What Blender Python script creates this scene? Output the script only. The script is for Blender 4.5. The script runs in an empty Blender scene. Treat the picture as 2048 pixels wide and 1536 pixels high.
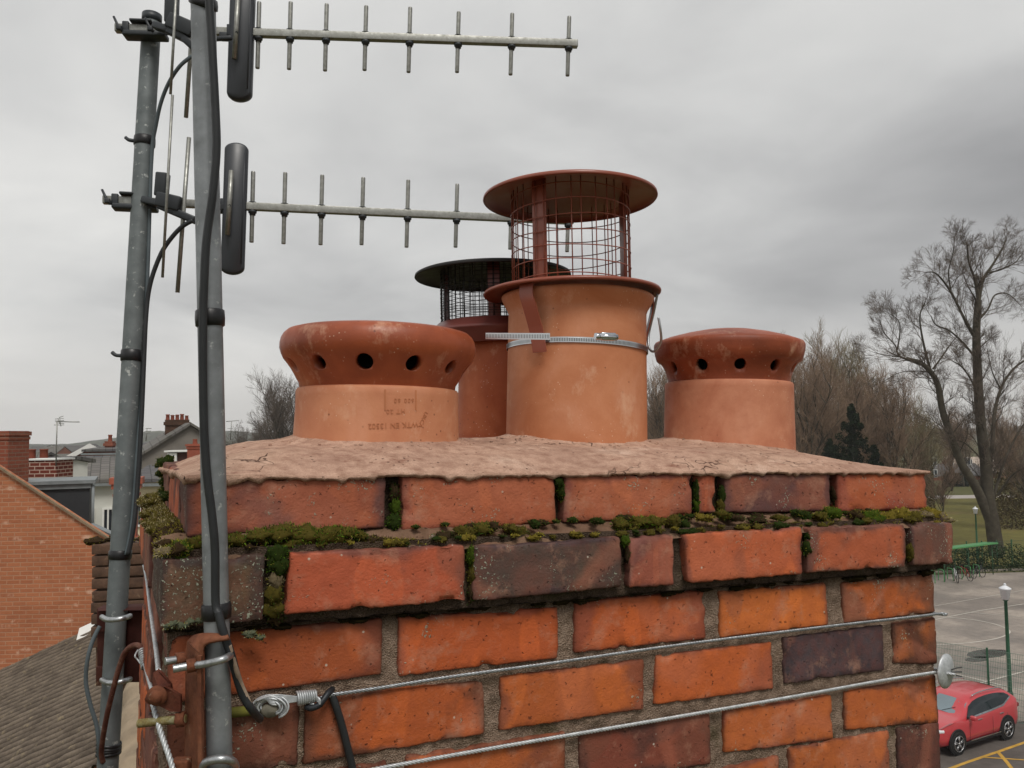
import bpy, bmesh, math, random
from mathutils import Vector as V, Matrix, noise as mnoise
R = math.radians
random.seed(7)
sc = bpy.context.scene
COL = sc.collection
# ------------------------------------------------------------------ camera
FPX = 1659.5
def cam_matrix(pitch, roll, yaw, c):
    pi, ro, ya = R(pitch), R(roll), R(yaw)
    F = V((-math.sin(ya)*math.cos(pi), math.cos(ya)*math.cos(pi), math.sin(pi)))
    Rt = V((math.cos(ya), math.sin(ya), 0)); Up = Rt.cross(F)
    R2 = Rt*math.cos(ro)+Up*math.sin(ro); U2 = -Rt*math.sin(ro)+Up*math.cos(ro)
    m = Matrix.Identity(4)
    for i in range(3):
        m[i][0] = R2[i]; m[i][1] = U2[i]; m[i][2] = -F[i]; m[i][3] = c[i]
    return m
CPOS = V((-.0651, -.9068, .1876))
CC = cam_matrix(3.712, .720, -25.469, CPOS)      # camera as seen from the old, slightly leaning stack
CW = cam_matrix(3.5, -.8, -25.469, CPOS)         # camera in the world
M = CW @ CC.inverted()                           # the stack's small lean
cd = bpy.data.cameras.new('camera'); cam = bpy.data.objects.new('camera', cd); COL.objects.link(cam)
cam.matrix_world = CW; cd.lens = FPX/2048*36; cd.sensor_width = 36; cd.clip_start = .02; cd.clip_end = 6000
sc.camera = cam
EYE = CPOS.z; GZ = EYE-10.5                       # ground level
# ------------------------------------------------------------------ world, sun
w = bpy.data.worlds.new('World'); sc.world = w; w.use_nodes = True
SUN_EL, SUN_AZ = 56, 185      # azimuth clockwise from +Y
nt = w.node_tree; nt.nodes.clear()
def wn(t, **k):
    n = nt.nodes.new(t)
    for a, b in k.items(): setattr(n, a, b)
    return n
sky = wn('ShaderNodeTexSky', sky_type='NISHITA'); sky.sun_disc = False
sky.sun_elevation = R(SUN_EL); sky.sun_rotation = R(SUN_AZ)
tc = wn('ShaderNodeTexCoord')
sep = wn('ShaderNodeSeparateXYZ'); nt.links.new(tc.outputs['Generated'], sep.inputs[0])
def wm(op, a, b=None, c=None):
    n = wn('ShaderNodeMath', operation=op)
    for i, x in enumerate((a, b, c)):
        if x is None: continue
        if isinstance(x, (int, float)): n.inputs[i].default_value = x
        else: nt.links.new(x, n.inputs[i])
    return n.outputs[0]
den = wm('ADD', wm('MAXIMUM', sep.outputs[2], 0.0), .22)
cx = wm('DIVIDE', sep.outputs[0], den); cy = wm('DIVIDE', sep.outputs[1], den)
cmb = wn('ShaderNodeCombineXYZ'); nt.links.new(cx, cmb.inputs[0]); nt.links.new(cy, cmb.inputs[1])
def wnoise(sc_, det, rough, off, dist=0.0):
    mp = wn('ShaderNodeMapping'); mp.inputs['Location'].default_value = off
    nt.links.new(cmb.outputs[0], mp.inputs[0])
    n = wn('ShaderNodeTexNoise'); n.inputs['Scale'].default_value = sc_; n.inputs['Detail'].default_value = det
    n.inputs['Roughness'].default_value = rough; n.inputs['Distortion'].default_value = dist
    nt.links.new(mp.outputs[0], n.inputs[0]); return n.outputs[0]
big = wnoise(.55, 3, .45, (3.1, 1.7, 0)); fine = wnoise(1.5, 6, .5, (9.2, 4.4, 2), .35)
cl = wm('ADD', wm('MULTIPLY', big, .52), wm('MULTIPLY', fine, .52)); cl = wm('SUBTRACT', cl, .02)
# brighter cloud towards the left of the view, darker to the right
side = wm('ADD', wm('MULTIPLY', sep.outputs[0], -.23), wm('MULTIPLY', sep.outputs[1], .10))
cl = wm('ADD', cl, wm('MULTIPLY', side, .75))
rp = wn('ShaderNodeValToRGB'); nt.links.new(cl, rp.inputs[0])
el = rp.color_ramp.elements
el[0].position = .26; el[0].color = (.32, .32, .325, 1)
el[1].position = .70; el[1].color = (.84, .835, .81, 1)
e = el.new(.42); e.color = (.49, .49, .49, 1)
e = el.new(.54); e.color = (.66, .66, .65, 1)
# pale warm band at the horizon
hz = wm('SUBTRACT', 1.0, wm('MULTIPLY', wm('ABSOLUTE', sep.outputs[2]), 7.0)); hz = wm('MAXIMUM', hz, 0.0)
mx = wn('ShaderNodeMix', data_type='RGBA'); nt.links.new(wm('MULTIPLY', hz, .75), mx.inputs[0])
nt.links.new(rp.outputs[0], mx.inputs[6]); mx.inputs[7].default_value = (.90, .87, .83, 1)
SKYB = .10
scl = wn('ShaderNodeVectorMath', operation='SCALE'); nt.links.new(mx.outputs[2], scl.inputs[0]); scl.inputs['Scale'].default_value = 1/SKYB
mx2 = wn('ShaderNodeMix', data_type='RGBA'); mx2.inputs[0].default_value = .97
nt.links.new(sky.outputs[0], mx2.inputs[6]); nt.links.new(scl.outputs[0], mx2.inputs[7])
bg = wn('ShaderNodeBackground'); bg.inputs['Strength'].default_value = SKYB
nt.links.new(mx2.outputs[2], bg.inputs[0])
wo = wn('ShaderNodeOutputWorld'); nt.links.new(bg.outputs[0], wo.inputs[0])
sd = bpy.data.lights.new('sun', 'SUN'); sd.energy = 2.2; sd.angle = R(22); sd.color = (1, .96, .90)
so = bpy.data.objects.new('sun', sd); COL.objects.link(so)
az = R(SUN_AZ); sdir = V((math.sin(az)*math.cos(R(SUN_EL)), math.cos(az)*math.cos(R(SUN_EL)), math.sin(R(SUN_EL))))
so.rotation_euler = sdir.to_track_quat('Z', 'Y').to_euler(); so.location = (0, -5, 12)
sc.view_settings.view_transform = 'Standard'; sc.view_settings.look = 'None'
sc.view_settings.exposure = 0.0; sc.view_settings.gamma = 1; sc.view_settings.use_curve_mapping = False
# ------------------------------------------------------------------ pixel -> point helpers (photograph pixels 2048x1536)
def P(u, v, Z): return CW @ V(((u-1024)/FPX*Z, -(v-768)/FPX*Z, -Z))
def PG(u, v, z=None):                             # ground point
    z = GZ if z is None else z
    d = P(u, v, 1)-CPOS; t = (z-CPOS.z)/d.z; return CPOS+d*t
def PC(u, v, y):                                  # chimney frame: hit of plane y=const
    d = (CC @ V(((u-1024)/FPX, -(v-768)/FPX, -1)))-CPOS; return CPOS+d*((y-CPOS.y)/d.y)
def MC(x, y, z): return M @ V((x, y, z))
# ------------------------------------------------------------------ mesh builder
def nz(p, s=1.0, o=0.0): return mnoise.noise(V((p[0]*s+o, p[1]*s+o*.7, p[2]*s-o*.3)))
class MB:
    def __init__(s): s.v = []; s.f = []; s.mi = []; s.sm = []; s.cols = {}; s.uv = None
    def add(s, vs, fs, mi=0, smooth=True):
        b = len(s.v); s.v += [V(p) for p in vs]
        for f in fs: s.f.append([b+i for i in f]); s.mi.append(mi); s.sm.append(smooth)
        return b
    def box(s, c, size, rot=None, mi=0):
        sx, sy, sz = size[0]/2, size[1]/2, size[2]/2
        vs = [V((x, y, z)) for z in (-sz, sz) for y in (-sy, sy) for x in (-sx, sx)]
        if rot is not None: vs = [rot @ p for p in vs]
        c = V(c)
        s.add([c+p for p in vs], [(0, 2, 3, 1), (4, 5, 7, 6), (0, 1, 5, 4), (2, 6, 7, 3), (0, 4, 6, 2), (1, 3, 7, 5)], mi, False); return s
    def rbox(s, c, size, rot=None, r=.003, n=2, mi=0):        # box with rounded edges
        ax = []
        for a in size:
            h = a/2; rr = min(r, h*.98); seg = [-h+rr*(1-math.cos(k/n*math.pi/2)) for k in range(n+1)]
            ax.append(seg+[-q for q in reversed(seg)])
        grid_box(s, V(c), size, ax, r, rot, mi); return s
    def tube(s, pts, r, n=8, mi=0, cap=True, closed=False):
        pts = [V(p) for p in pts]; m = len(pts)
        if m < 2: return s
        rs = r if isinstance(r, (list, tuple)) else [r]*m
        T = []
        for i in range(m):
            a = pts[(i-1) % m] if (closed or i > 0) else pts[i]; b = pts[(i+1) % m] if (closed or i < m-1) else pts[i]
            t = b-a; T.append(t.normalized() if t.length > 1e-12 else V((0, 0, 1)))
        up = V((0, 0, 1)) if abs(T[0].z) < .9 else V((1, 0, 0)); nrm = T[0].cross(up).normalized()
        vs = []
        for i in range(m):
            nrm = (nrm-T[i]*nrm.dot(T[i])); nrm = nrm.normalized() if nrm.length > 1e-9 else T[i].orthogonal().normalized()
            bn = T[i].cross(nrm)
            for k in range(n):
                a = 2*math.pi*k/n; vs.append(pts[i]+(nrm*math.cos(a)+bn*math.sin(a))*rs[i])
        fs = []
        for i in range(m if closed else m-1):
            j = (i+1) % m
            for k in range(n): fs.append((i*n+k, i*n+(k+1) % n, j*n+(k+1) % n, j*n+k))
        b = s.add(vs, fs, mi, True)
        if cap and not closed:
            s.f.append([b+k for k in range(n)][::-1]); s.mi.append(mi); s.sm.append(False)
            s.f.append([b+(m-1)*n+k for k in range(n)]); s.mi.append(mi); s.sm.append(False)
        return s
    def lathe(s, prof, c=(0, 0, 0), n=48, rot=None, mi=0, fn=None, a0=0, a1=2*math.pi):
        c = V(c); full = abs(a1-a0-2*math.pi) < 1e-6; nn = n if full else n+1; vs = []
        for (r, z) in prof:
            for k in range(nn):
                a = a0+(a1-a0)*k/n; p = V((r*math.cos(a), r*math.sin(a), z))
                if fn: p = fn(p)
                if rot is not None: p = rot @ p
                vs.append(c+p)
        fs = []
        for i in range(len(prof)-1):
            for k in range(n):
                k2 = (k+1) % nn; fs.append((i*nn+k, i*nn+k2, (i+1)*nn+k2, (i+1)*nn+k))
        s.add(vs, fs, mi, True); return s
    def prism(s, poly, d, mi=0, smooth=False):                # polygon extruded by vector d
        n = len(poly); d = V(d); vs = [V(p) for p in poly]; vs += [p+d for p in vs]
        s.add(vs, [tuple(range(n))[::-1], tuple(range(n, 2*n))]+[(i, (i+1) % n, n+(i+1) % n, n+i) for i in range(n)], mi, smooth); return s
    def grid(s, fn, nu, nv, mi=0, smooth=True):
        vs = [fn(i/nu, j/nv) for j in range(nv+1) for i in range(nu+1)]
        s.add(vs, [(j*(nu+1)+i, j*(nu+1)+i+1, (j+1)*(nu+1)+i+1, (j+1)*(nu+1)+i) for j in range(nv) for i in range(nu)], mi, smooth); return s
    def build(s, name, mats, parent=None, frame=None, loc=None, label=None):
        if not isinstance(mats, (list, tuple)): mats = [mats]
        me = bpy.data.meshes.new(name); F_ = frame or Matrix.Identity(4)
        if parent is not None: inv = WM[parent.name].inverted()
        elif loc is not None: inv = Matrix.Translation(V(loc)).inverted()
        else: inv = Matrix.Identity(4)
        T_ = inv @ F_
        me.from_pydata([tuple(T_ @ p) for p in s.v], [], s.f)
        for m in mats: me.materials.append(m)
        me.polygons.foreach_set('material_index', s.mi); me.polygons.foreach_set('use_smooth', s.sm)
        for k, vals in s.cols.items():
            at = me.color_attributes.new(k, 'FLOAT_COLOR', 'POINT')
            at.data.foreach_set('color', [c for q in vals for c in q])
        me.update(); o = bpy.data.objects.new(name, me); COL.objects.link(o)
        if parent is not None: o.parent = parent; WM[o.name] = WM[parent.name]
        else:
            m_ = Matrix.Translation(V(loc)) if loc is not None else Matrix.Identity(4); o.matrix_world = m_; WM[o.name] = m_
        if label: o['label'] = label
        return o
def grid_box(s, c, size, ax, r, rot, mi, disp=None):
    """rounded box surface on the coordinate lists ax[0..2]; disp(p, n) -> new p in local coords"""
    hs = [a/2 for a in size]; vs = []; idx = {}; fs = []
    def vert(i, j, k):
        key = (i, j, k)
        if key in idx: return idx[key]
        p = V((ax[0][i], ax[1][j], ax[2][k])); rr = [min(r, h*.98) for h in hs]
        core = V([max(-(hs[a]-rr[a]), min(hs[a]-rr[a], p[a])) for a in range(3)])
        d = p-core; n = d.normalized() if d.length > 1e-9 else V((0, 0, 1)); q = core+n*max(rr) if d.length > 1e-9 else p
        if disp: q = disp(q, n)
        if rot is not None: q = rot @ q
        idx[key] = len(vs); vs.append(c+q); return idx[key]
    L = [len(a) for a in ax]
    for a in range(3):
        b, d = (a+1) % 3, (a+2) % 3
        for e in (0, L[a]-1):
            for i in range(L[b]-1):
                for j in range(L[d]-1):
                    q = []
                    for (x, y) in ((i, j), (i+1, j), (i+1, j+1), (i, j+1)):
                        k = [0, 0, 0]; k[a] = e; k[b] = x; k[d] = y; q.append(vert(*k))
                    fs.append(q if e else q[::-1])
    return s.add(vs, fs, mi, True), len(vs)
WM = {}
def tagit(o, label, cat, group=None, kind=None):
    if label: o['label'] = label
    if cat: o['category'] = cat
    if group: o['group'] = group
    if kind: o['kind'] = kind
    return o
def thing(name, label, cat, loc=(0, 0, 0), group=None, frame=None):
    o = bpy.data.objects.new(name, None); COL.objects.link(o); o.empty_display_size = .1
    m_ = (frame or Matrix.Identity(4)) @ Matrix.Translation(V(loc)); o.matrix_world = m_; WM[o.name] = m_
    return tagit(o, label, cat, group)
def single(name, mb, mat, label, cat, loc=None, group=None, frame=None, kind=None):
    if loc is None: loc = sum(((frame or Matrix.Identity(4)) @ p for p in mb.v[:200]), V())/max(1, min(200, len(mb.v)))
    o = mb.build(name, mat, None, frame, loc); return tagit(o, label, cat, group, kind)
def struct(name, mb, mat, label=None):
    o = mb.build(name, mat); o['kind'] = 'structure'
    if label: o['label'] = label
    return o
def curve_pts(pts, n=8):                        # Catmull-Rom through points
    pts = [V(p) for p in pts]; out = []
    for i in range(len(pts)-1):
        p0 = pts[max(i-1, 0)]; p1 = pts[i]; p2 = pts[i+1]; p3 = pts[min(i+2, len(pts)-1)]
        for k in range(n):
            t = k/n; out.append(.5*((2*p1)+(p2-p0)*t+(2*p0-5*p1+4*p2-p3)*t*t+(3*p1-p0-3*p2+p3)*t*t*t))
    out.append(pts[-1]); return out
def rope(mb, pts, rad, strands=3, pitch=.02, step=.0022, n=5, mi=0):   # twisted strands round a path
    pts = [V(p) for p in pts]; L = [0]
    for a, b in zip(pts, pts[1:]): L.append(L[-1]+(b-a).length)
    m = max(2, int(L[-1]/step)); line = []; j = 0
    for i in range(m+1):
        d = L[-1]*i/m
        while j < len(L)-2 and L[j+1] < d: j += 1
        t = (d-L[j])/max(1e-9, L[j+1]-L[j]); line.append(pts[j].lerp(pts[j+1], t))
    for s in range(strands):
        q = []
        for i, p in enumerate(line):
            t = (line[min(i+1, m)]-line[max(i-1, 0)]).normalized(); up = V((0, 0, 1)) if abs(t.z) < .9 else V((1, 0, 0))
            a = t.cross(up).normalized(); b = t.cross(a); ph = 2*math.pi*(i*L[-1]/m/pitch+s/strands)
            q.append(p+(a*math.cos(ph)+b*math.sin(ph))*rad*.52)
        mb.tube(q, rad*.56, n, mi)
    return mb
# ------------------------------------------------------------------ materials
def H(h):
    h = h.lstrip('#'); c = [int(h[i:i+2], 16)/255 for i in (0, 2, 4)]
    return tuple((x/12.92 if x <= .04045 else ((x+.055)/1.055)**2.4) for x in c)+(1,)
class NM:
    def __init__(s, name):
        s.m = bpy.data.materials.new(name); s.m.use_nodes = True; s.t = s.m.node_tree
        s.b = s.t.nodes['Principled BSDF']; s._tc = None
    def n(s, t, **k):
        x = s.t.nodes.new(t)
        for a, b in k.items(): setattr(x, a, b)
        return x
    def l(s, a, b): s.t.links.new(a, b)
    def set(s, sock, v):
        if isinstance(v, (int, float)): sock.default_value = v
        elif isinstance(v, tuple): sock.default_value = v
        else: s.l(v, sock)
    def co(s, kind='Object', scale=None, loc=None):
        if s._tc is None: s._tc = s.n('ShaderNodeTexCoord')
        o = s._tc.outputs[kind]
        if scale or loc:
            mp = s.n('ShaderNodeMapping'); s.l(o, mp.inputs[0])
            if scale: mp.inputs['Scale'].default_value = scale
            if loc: mp.inputs['Location'].default_value = loc
            o = mp.outputs[0]
        return o
    def noise(s, scale, det=4, rough=.55, co=None, dist=0.0, col=False):
        x = s.n('ShaderNodeTexNoise'); s.l(co or s.co(), x.inputs[0]); x.inputs['Scale'].default_value = scale
        x.inputs['Detail'].default_value = det; x.inputs['Roughness'].default_value = rough; x.inputs['Distortion'].default_value = dist
        return x.outputs[1 if col else 0]
    def vor(s, scale, co=None, feature='F1', out=0, rnd=1.0):
        x = s.n('ShaderNodeTexVoronoi', feature=feature); s.l(co or s.co(), x.inputs[0]); x.inputs['Scale'].default_value = scale
        x.inputs['Randomness'].default_value = rnd; return x.outputs[out]
    def ramp(s, fac, stops, interp='LINEAR'):
        x = s.n('ShaderNodeValToRGB'); s.l(fac, x.inputs[0]); x.color_ramp.interpolation = interp
        e = x.color_ramp.elements
        while len(e) < len(stops): e.new(.5)
        for i, (p, c) in enumerate(stops):
            e[i].position = p; e[i].color = c if isinstance(c, tuple) else (c, c, c, 1)
        return x.outputs[0]
    def math(s, op, a, b=None, c=None, clamp=False):
        x = s.n('ShaderNodeMath', operation=op); x.use_clamp = clamp
        for i, q in enumerate((a, b, c)):
            if q is not None: s.set(x.inputs[i], q)
        return x.outputs[0]
    def mix(s, f, a, b, mode='MIX'):
        x = s.n('ShaderNodeMix', data_type='RGBA', blend_type=mode); s.set(x.inputs[0], f); s.set(x.inputs[6], a); s.set(x.inputs[7], b)
        return x.outputs[2]
    def attr(s, name, out='Color'):
        x = s.n('ShaderNodeAttribute', attribute_name=name); return x.outputs[out]
    def sepc(s, c):
        x = s.n('ShaderNodeSeparateColor'); s.l(c, x.inputs[0]); return x.outputs
    def bump(s, h, strength=.5, dist=.002, prev=None):
        x = s.n('ShaderNodeBump'); s.l(h, x.inputs['Height']); x.inputs['Strength'].default_value = strength; x.inputs['Distance'].default_value = dist
        if prev is not None: s.l(prev, x.inputs['Normal'])
        return x.outputs[0]
    def out(s, base=None, rough=None, metal=None, normal=None, spec=None, **k):
        if base is not None: s.set(s.b.inputs['Base Color'], base)
        if rough is not None: s.set(s.b.inputs['Roughness'], rough)
        if metal is not None: s.set(s.b.inputs['Metallic'], metal)
        if spec is not None: s.set(s.b.inputs['Specular IOR Level'], spec)
        if normal is not None: s.l(normal, s.b.inputs['Normal'])
        for a, v in k.items(): s.set(s.b.inputs[a], v)
        return s.m
def simple(name, col, rough=.7, metal=0, var=.15, scale=8, bump=0, bd=.002, spec=.4, bscale=None):
    m = NM(name); n = m.noise(scale, 5); c2 = tuple(min(1, x*(1-var)) for x in col[:3])+(1,); c3 = tuple(min(1, x*(1+var)) for x in col[:3])+(1,)
    c = m.ramp(n, [(.3, c2), (.7, c3)]); nrm = None
    if bump: nrm = m.bump(m.noise(bscale or scale*6, 4), bump, bd)
    return m.out(c, m.ramp(m.noise(scale*2.3, 3), [(.3, max(0, rough-.1)), (.7, min(1, rough+.08))]), metal, nrm, spec)
# ================================================================== THE CHIMNEY STACK (built in its own, slightly leaning frame)
def brick_material():
    m = NM('fired_brick')
    ca = m.attr('ca'); cb = m.attr('cb'); uv = m.attr('buv'); ax = m.attr('aux')
    u, v, sd = m.sepc(uv)[0], m.sepc(uv)[1], m.sepc(uv)[2]
    co = m.co('Object')
    off = m.n('ShaderNodeVectorMath', operation='SCALE'); m.l(uv, off.inputs[0]); off.inputs['Scale'].default_value = 0.0
    shift = m.n('ShaderNodeCombineXYZ'); m.l(m.math('MULTIPLY', sd, 7.0), shift.inputs[0]); m.l(m.math('MULTIPLY', sd, 3.0), shift.inputs[2])
    av = m.n('ShaderNodeVectorMath', operation='ADD'); m.l(co, av.inputs[0]); m.l(shift.outputs[0], av.inputs[1]); cs = av.outputs[0]
    n1 = m.noise(11, 3, .5, cs, .2); n2 = m.noise(60, 5, .6, cs); n3 = m.noise(320, 4, .65, cs)
    # scorched edges and ends, as these bricks have from the kiln
    eu = m.math('MULTIPLY', m.math('ABSOLUTE', m.math('SUBTRACT', u, .5)), 2.0); ev = m.math('MULTIPLY', m.math('ABSOLUTE', m.math('SUBTRACT', v, .5)), 2.0)
    edge = m.math('MAXIMUM', m.math('POWER', eu, 6.0), m.math('POWER', ev, 5.0))
    f = m.math('ADD', m.math('MULTIPLY', m.math('SUBTRACT', n1, .5), 3.4), m.math('MULTIPLY', edge, .78))
    f = m.math('ADD', f, m.sepc(ax)[2]); f = m.math('ADD', f, m.math('MULTIPLY', m.math('SUBTRACT', n2, .5), .35))
    f = m.ramp(f, [(.18, 0.0), (.62, 1.0)], 'EASE')
    c = m.mix(f, ca, cb)
    # kiln kiss marks: broad paler panels with soft straight edges
    bandc = m.n('ShaderNodeCombineXYZ'); m.l(m.math('ADD', m.math('MULTIPLY', u, 1.7), m.math('MULTIPLY', sd, 31.0)), bandc.inputs[0]); m.l(m.math('ADD', m.math('MULTIPLY', v, .25), m.math('MULTIPLY', n2, .10)), bandc.inputs[1])
    bn = m.noise(1.5, 1, .4, bandc.outputs[0]); c = m.mix(m.ramp(bn, [(.30, .62), (.36, .5), (.385, 0.0)]), c, m.mix(.5, cb, H('#8a5640'))); c = m.mix(m.ramp(bn, [(.60, 0.0), (.62, 1.0), (.70, .7)]), c, (1.22, 1.22, 1.12, 1), 'MULTIPLY')
    pan = m.noise(5.5, 1, .3, cs, .4); pan = m.ramp(pan, [(.50, 0.0), (.545, .28), (.60, .22), (.63, 0.0)])
    c = m.mix(pan, c, H('#c4785c'))
    c = m.mix(m.ramp(n2, [(.35, .0), (.75, .32)]), c, H('#8a4634'), 'MIX')
    c = m.mix(m.math('MULTIPLY', m.ramp(m.noise(24, 5, .7, cs), [(.54, 0.0), (.72, .5)]), 1.0), c, H('#b88a72'))
    # pits and specks
    dsc = m.n('ShaderNodeVectorMath', operation='SCALE'); m.l(m.noise(120, 3, .7, cs, col=True), dsc.inputs[0]); dsc.inputs['Scale'].default_value = .014; dv = m.n('ShaderNodeVectorMath', operation='ADD'); m.l(cs, dv.inputs[0]); m.l(dsc.outputs[0], dv.inputs[1]);
    pv = m.vor(105, dv.outputs[0]); pit = m.ramp(pv, [(.08, 1.0), (.17, 0.0)]); gate = m.ramp(m.noise(30, 3, .6, cs), [(.40, 0.0), (.56, 1.0)]); pit = m.math('MULTIPLY', pit, gate)
    c = m.mix(m.math('MULTIPLY', pit, .5), c, H('#3a2018'))
    # soot / dirt in from the arrises
    soot = m.math('MULTIPLY', m.math('POWER', ev, 10.0), m.ramp(n2, [(.35, .2), (.65, 1.0)])); soot = m.math('MAXIMUM', soot, m.math('MULTIPLY', m.math('POWER', eu, 26.0), .7))
    c = m.mix(m.math('MULTIPLY', soot, .78), c, H('#2a1a14'))
    # lichen specks
    lv = m.vor(230, dv.outputs[0]); lf = m.math('MULTIPLY', m.ramp(m.math('SUBTRACT', lv, m.math('MULTIPLY', m.noise(60, 2, .5, cs), .30)), [(.08, 1.0), (.16, 0.0)]), m.ramp(m.math('ADD', m.noise(17, 3, .6, cs), m.math('MULTIPLY', m.sepc(ax)[0], .22)), [(.62, 0.0), (.68, 1.0)]))
    c = m.mix(m.math('MULTIPLY', lf, .8), c, H('#aab09c'))
    lv2 = m.math('MULTIPLY', m.ramp(m.vor(70, cs), [(.07, 1.0), (.12, 0.0)]), m.ramp(m.noise(33, 2, .5, cs), [(.57, 0.0), (.62, 1.0)]))
    c = m.mix(m.math('MULTIPLY', lv2, .7), c, H('#c9c2b2'))
    h = m.math('ADD', m.math('MULTIPLY', n3, .5), m.math('MULTIPLY', n2, .8)); h = m.math('SUBTRACT', h, m.math('MULTIPLY', pit, 1.3)); h = m.math('ADD', h, m.math('MULTIPLY', lf, .5))
    return m.out(c, m.ramp(n2, [(.3, .62), (.7, .85)]), 0, m.bump(h, .9, .0020), .3)
BRICK = brick_material()
def mortar_material():
    m = NM('weathered_mortar'); co = m.co('Object')
    a = m.noise(40, 5, .6, co); g = m.vor(520, co); g2 = m.noise(700, 3, .6, co)
    c = m.ramp(a, [(.25, H('#57463a')), (.5, H('#7d6858')), (.72, H('#a08a79'))])
    c = m.mix(m.ramp(g2, [(.45, 0.0), (.7, .5)]), c, H('#cdb9a6')); c = m.mix(m.ramp(g, [(.1, .7), (.3, 0.0)]), c, H('#3a2c20'))
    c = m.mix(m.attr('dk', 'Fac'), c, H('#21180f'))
    c = m.mix(m.math('MULTIPLY', m.ramp(m.noise(22, 4, .6, co), [(.55, 0.0), (.68, .6)]), 1.0), c, H('#3d3a20'))
    return m.out(c, .95, 0, m.bump(m.math('ADD', g2, m.math('MULTIPLY', g, .8)), .9, .003), .1)
MORTAR = mortar_material()
W0, W1, DEP, HC, MJ = -.014, 1.1115, .596, .0761, .010
BR = MB(); BR.cols = {'ca': [], 'cb': [], 'buv': [], 'aux': []}
ORANGE = [H('#c4542c'), H('#cc5f30'), H('#bd5030'), H('#c86438'), H('#b84a2a')]
DARKS = [H('#6e4034'), H('#7c4a3a'), H('#643c34')]
def desat(c, k):
    g = .3*c[0]+.6*c[1]+.1*c[2]; return tuple((x*.88+g*.12)*k for x in c[:3])+(1,)
def lin(n, h, r): # coordinates clustered near the ends
    h2 = h/2; e = [-h2, -h2+r*.3, -h2+r]; inner = [(-h2+r)+(h-2*r)*k/n for k in range(1, n)]; return e+inner+[h2-r, h2-r*.3, h2]
def brick(x0, x1, y0, y1, z0, z1, ca=None, cb=None, lich=0.0, burn=0.0, corner=None, fine=True, axis='x'):
    sx, sy, sz = x1-x0, y1-y0, z1-z0; c = V(((x0+x1)/2, (y0+y1)/2, (z0+z1)/2)); rr = random.uniform(.0028, .0045); s = random.uniform(0, 50)
    k = 1 if fine else 0
    ax = [lin(max(2, int(sx/(.006 if axis == 'x' and fine else .02))), sx, rr), lin(max(2, int(sy/(.006 if axis == 'y' and fine else .025))), sy, rr), lin(9 if fine else 3, sz, rr)]
    def disp(q, n):
        g = c+q; e = sum(1 for a, hh in zip(q, (sx/2, sy/2, sz/2)) if abs(a) > hh-rr*1.2)
        amt = .0007 if e < 2 else .0011
        d = nz(g, 60, s)*amt+nz(g, 15, s)*.0005+(nz(g, 190, s)*.0012 if e > 1 else 0)
        if e > 1: d -= max(0, nz(g, 45, s+9)-.28)*.011       # chipped arrises
        q2 = q+n*d
        if corner:                                           # measured corners: shear the front into place
            u = q2.x/sx+.5; v = q2.z/sz+.5
            dx = (corner[0][0]*(1-u)+corner[1][0]*u)*(1-v)+(corner[3][0]*(1-u)+corner[2][0]*u)*v
            dz = (corner[0][1]*(1-u)+corner[1][1]*u)*(1-v)+(corner[3][1]*(1-u)+corner[2][1]*u)*v
            q2 = q2+V((dx, 0, dz))
        return q2
    b, n = grid_box(BR, c, (sx, sy, sz), ax, rr, None, 0, disp)
    ca = ca or random.choice(ORANGE); cb = cb or random.choice(DARKS); j = random.uniform(.9, 1.08)
    ca = desat(ca, .91*j); cb = desat(cb, .92)
    if z1 < 0 and ca[0] > .22: ca = (ca[0]*1.03, ca[1]*1.10, ca[2]*.62, 1); cb = (cb[0], cb[1]*.95, cb[2]*.8, 1)
    if z1 >= 0: ca = (ca[0]*.97, ca[1]*1.06, ca[2]*.86, 1)
    sd = random.random()
    for i in range(n):
        p = BR.v[b+i]; uu = (p.x-x0)/sx if axis == 'x' else (p.y-y0)/sy
        BR.cols['buv'].append((min(1, max(0, uu)), min(1, max(0, (p.z-z0)/sz)), sd, 1)); BR.cols['ca'].append(ca); BR.cols['cb'].append(cb); BR.cols['aux'].append((lich, 0, burn, 1))
def qbrick(y, TL, TR, BRc, BL, depth=.102, **k):             # brick measured by its four front corners, on the plane y
    q = [PC(p[0], p[1], y) for p in (BL, BRc, TR, TL)]
    x0 = (q[0].x+q[3].x)/2; x1 = (q[1].x+q[2].x)/2; z0 = (q[0].z+q[1].z)/2; z1 = (q[2].z+q[3].z)/2
    cr = [(q[0].x-x0, q[0].z-z0), (q[1].x-x1, q[1].z-z0), (q[2].x-x1, q[2].z-z1), (q[3].x-x0, q[3].z-z1)]
    brick(x0, x1, y, y+depth, z0, z1, corner=cr, **k)
O = lambda h: H(h)
YC2, YC1, YS = -.022, .030, 0.0
PURP, BLUE, BRN = H('#6f4740'), H('#4a4044'), H('#5c3c30')
# top course
qbrick(YC1, (374, 962), (773, 951), (769, 1056), (374, 1074), ca=O('#a4503a'), cb=PURP, lich=.55, burn=.05)
qbrick(YC1, (803, 953), (1110, 952), (1113, 1047), (803, 1063), ca=O('#c4603f'), cb=O('#a05038'), burn=-.1)
qbrick(YC1, (1131, 952), (1385, 948), (1385, 1036), (1126, 1045), ca=O('#c0603f'), cb=O('#96503f'), burn=.05)
qbrick(YC1, (1398, 950), (1432, 949), (1433, 1026), (1395, 1027), ca=O('#b05036'), cb=PURP)
qbrick(YC1, (1450, 949), (1661, 947), (1661, 1024), (1448, 1026), ca=O('#925044'), cb=O('#684440'), burn=.25, lich=.1)
qbrick(YC1, (1674, 947), (1853, 944), (1856, 1017), (1677, 1026), ca=O('#b8552f'), cb=O('#a04a30'), depth=.102, burn=-.1)
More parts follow.
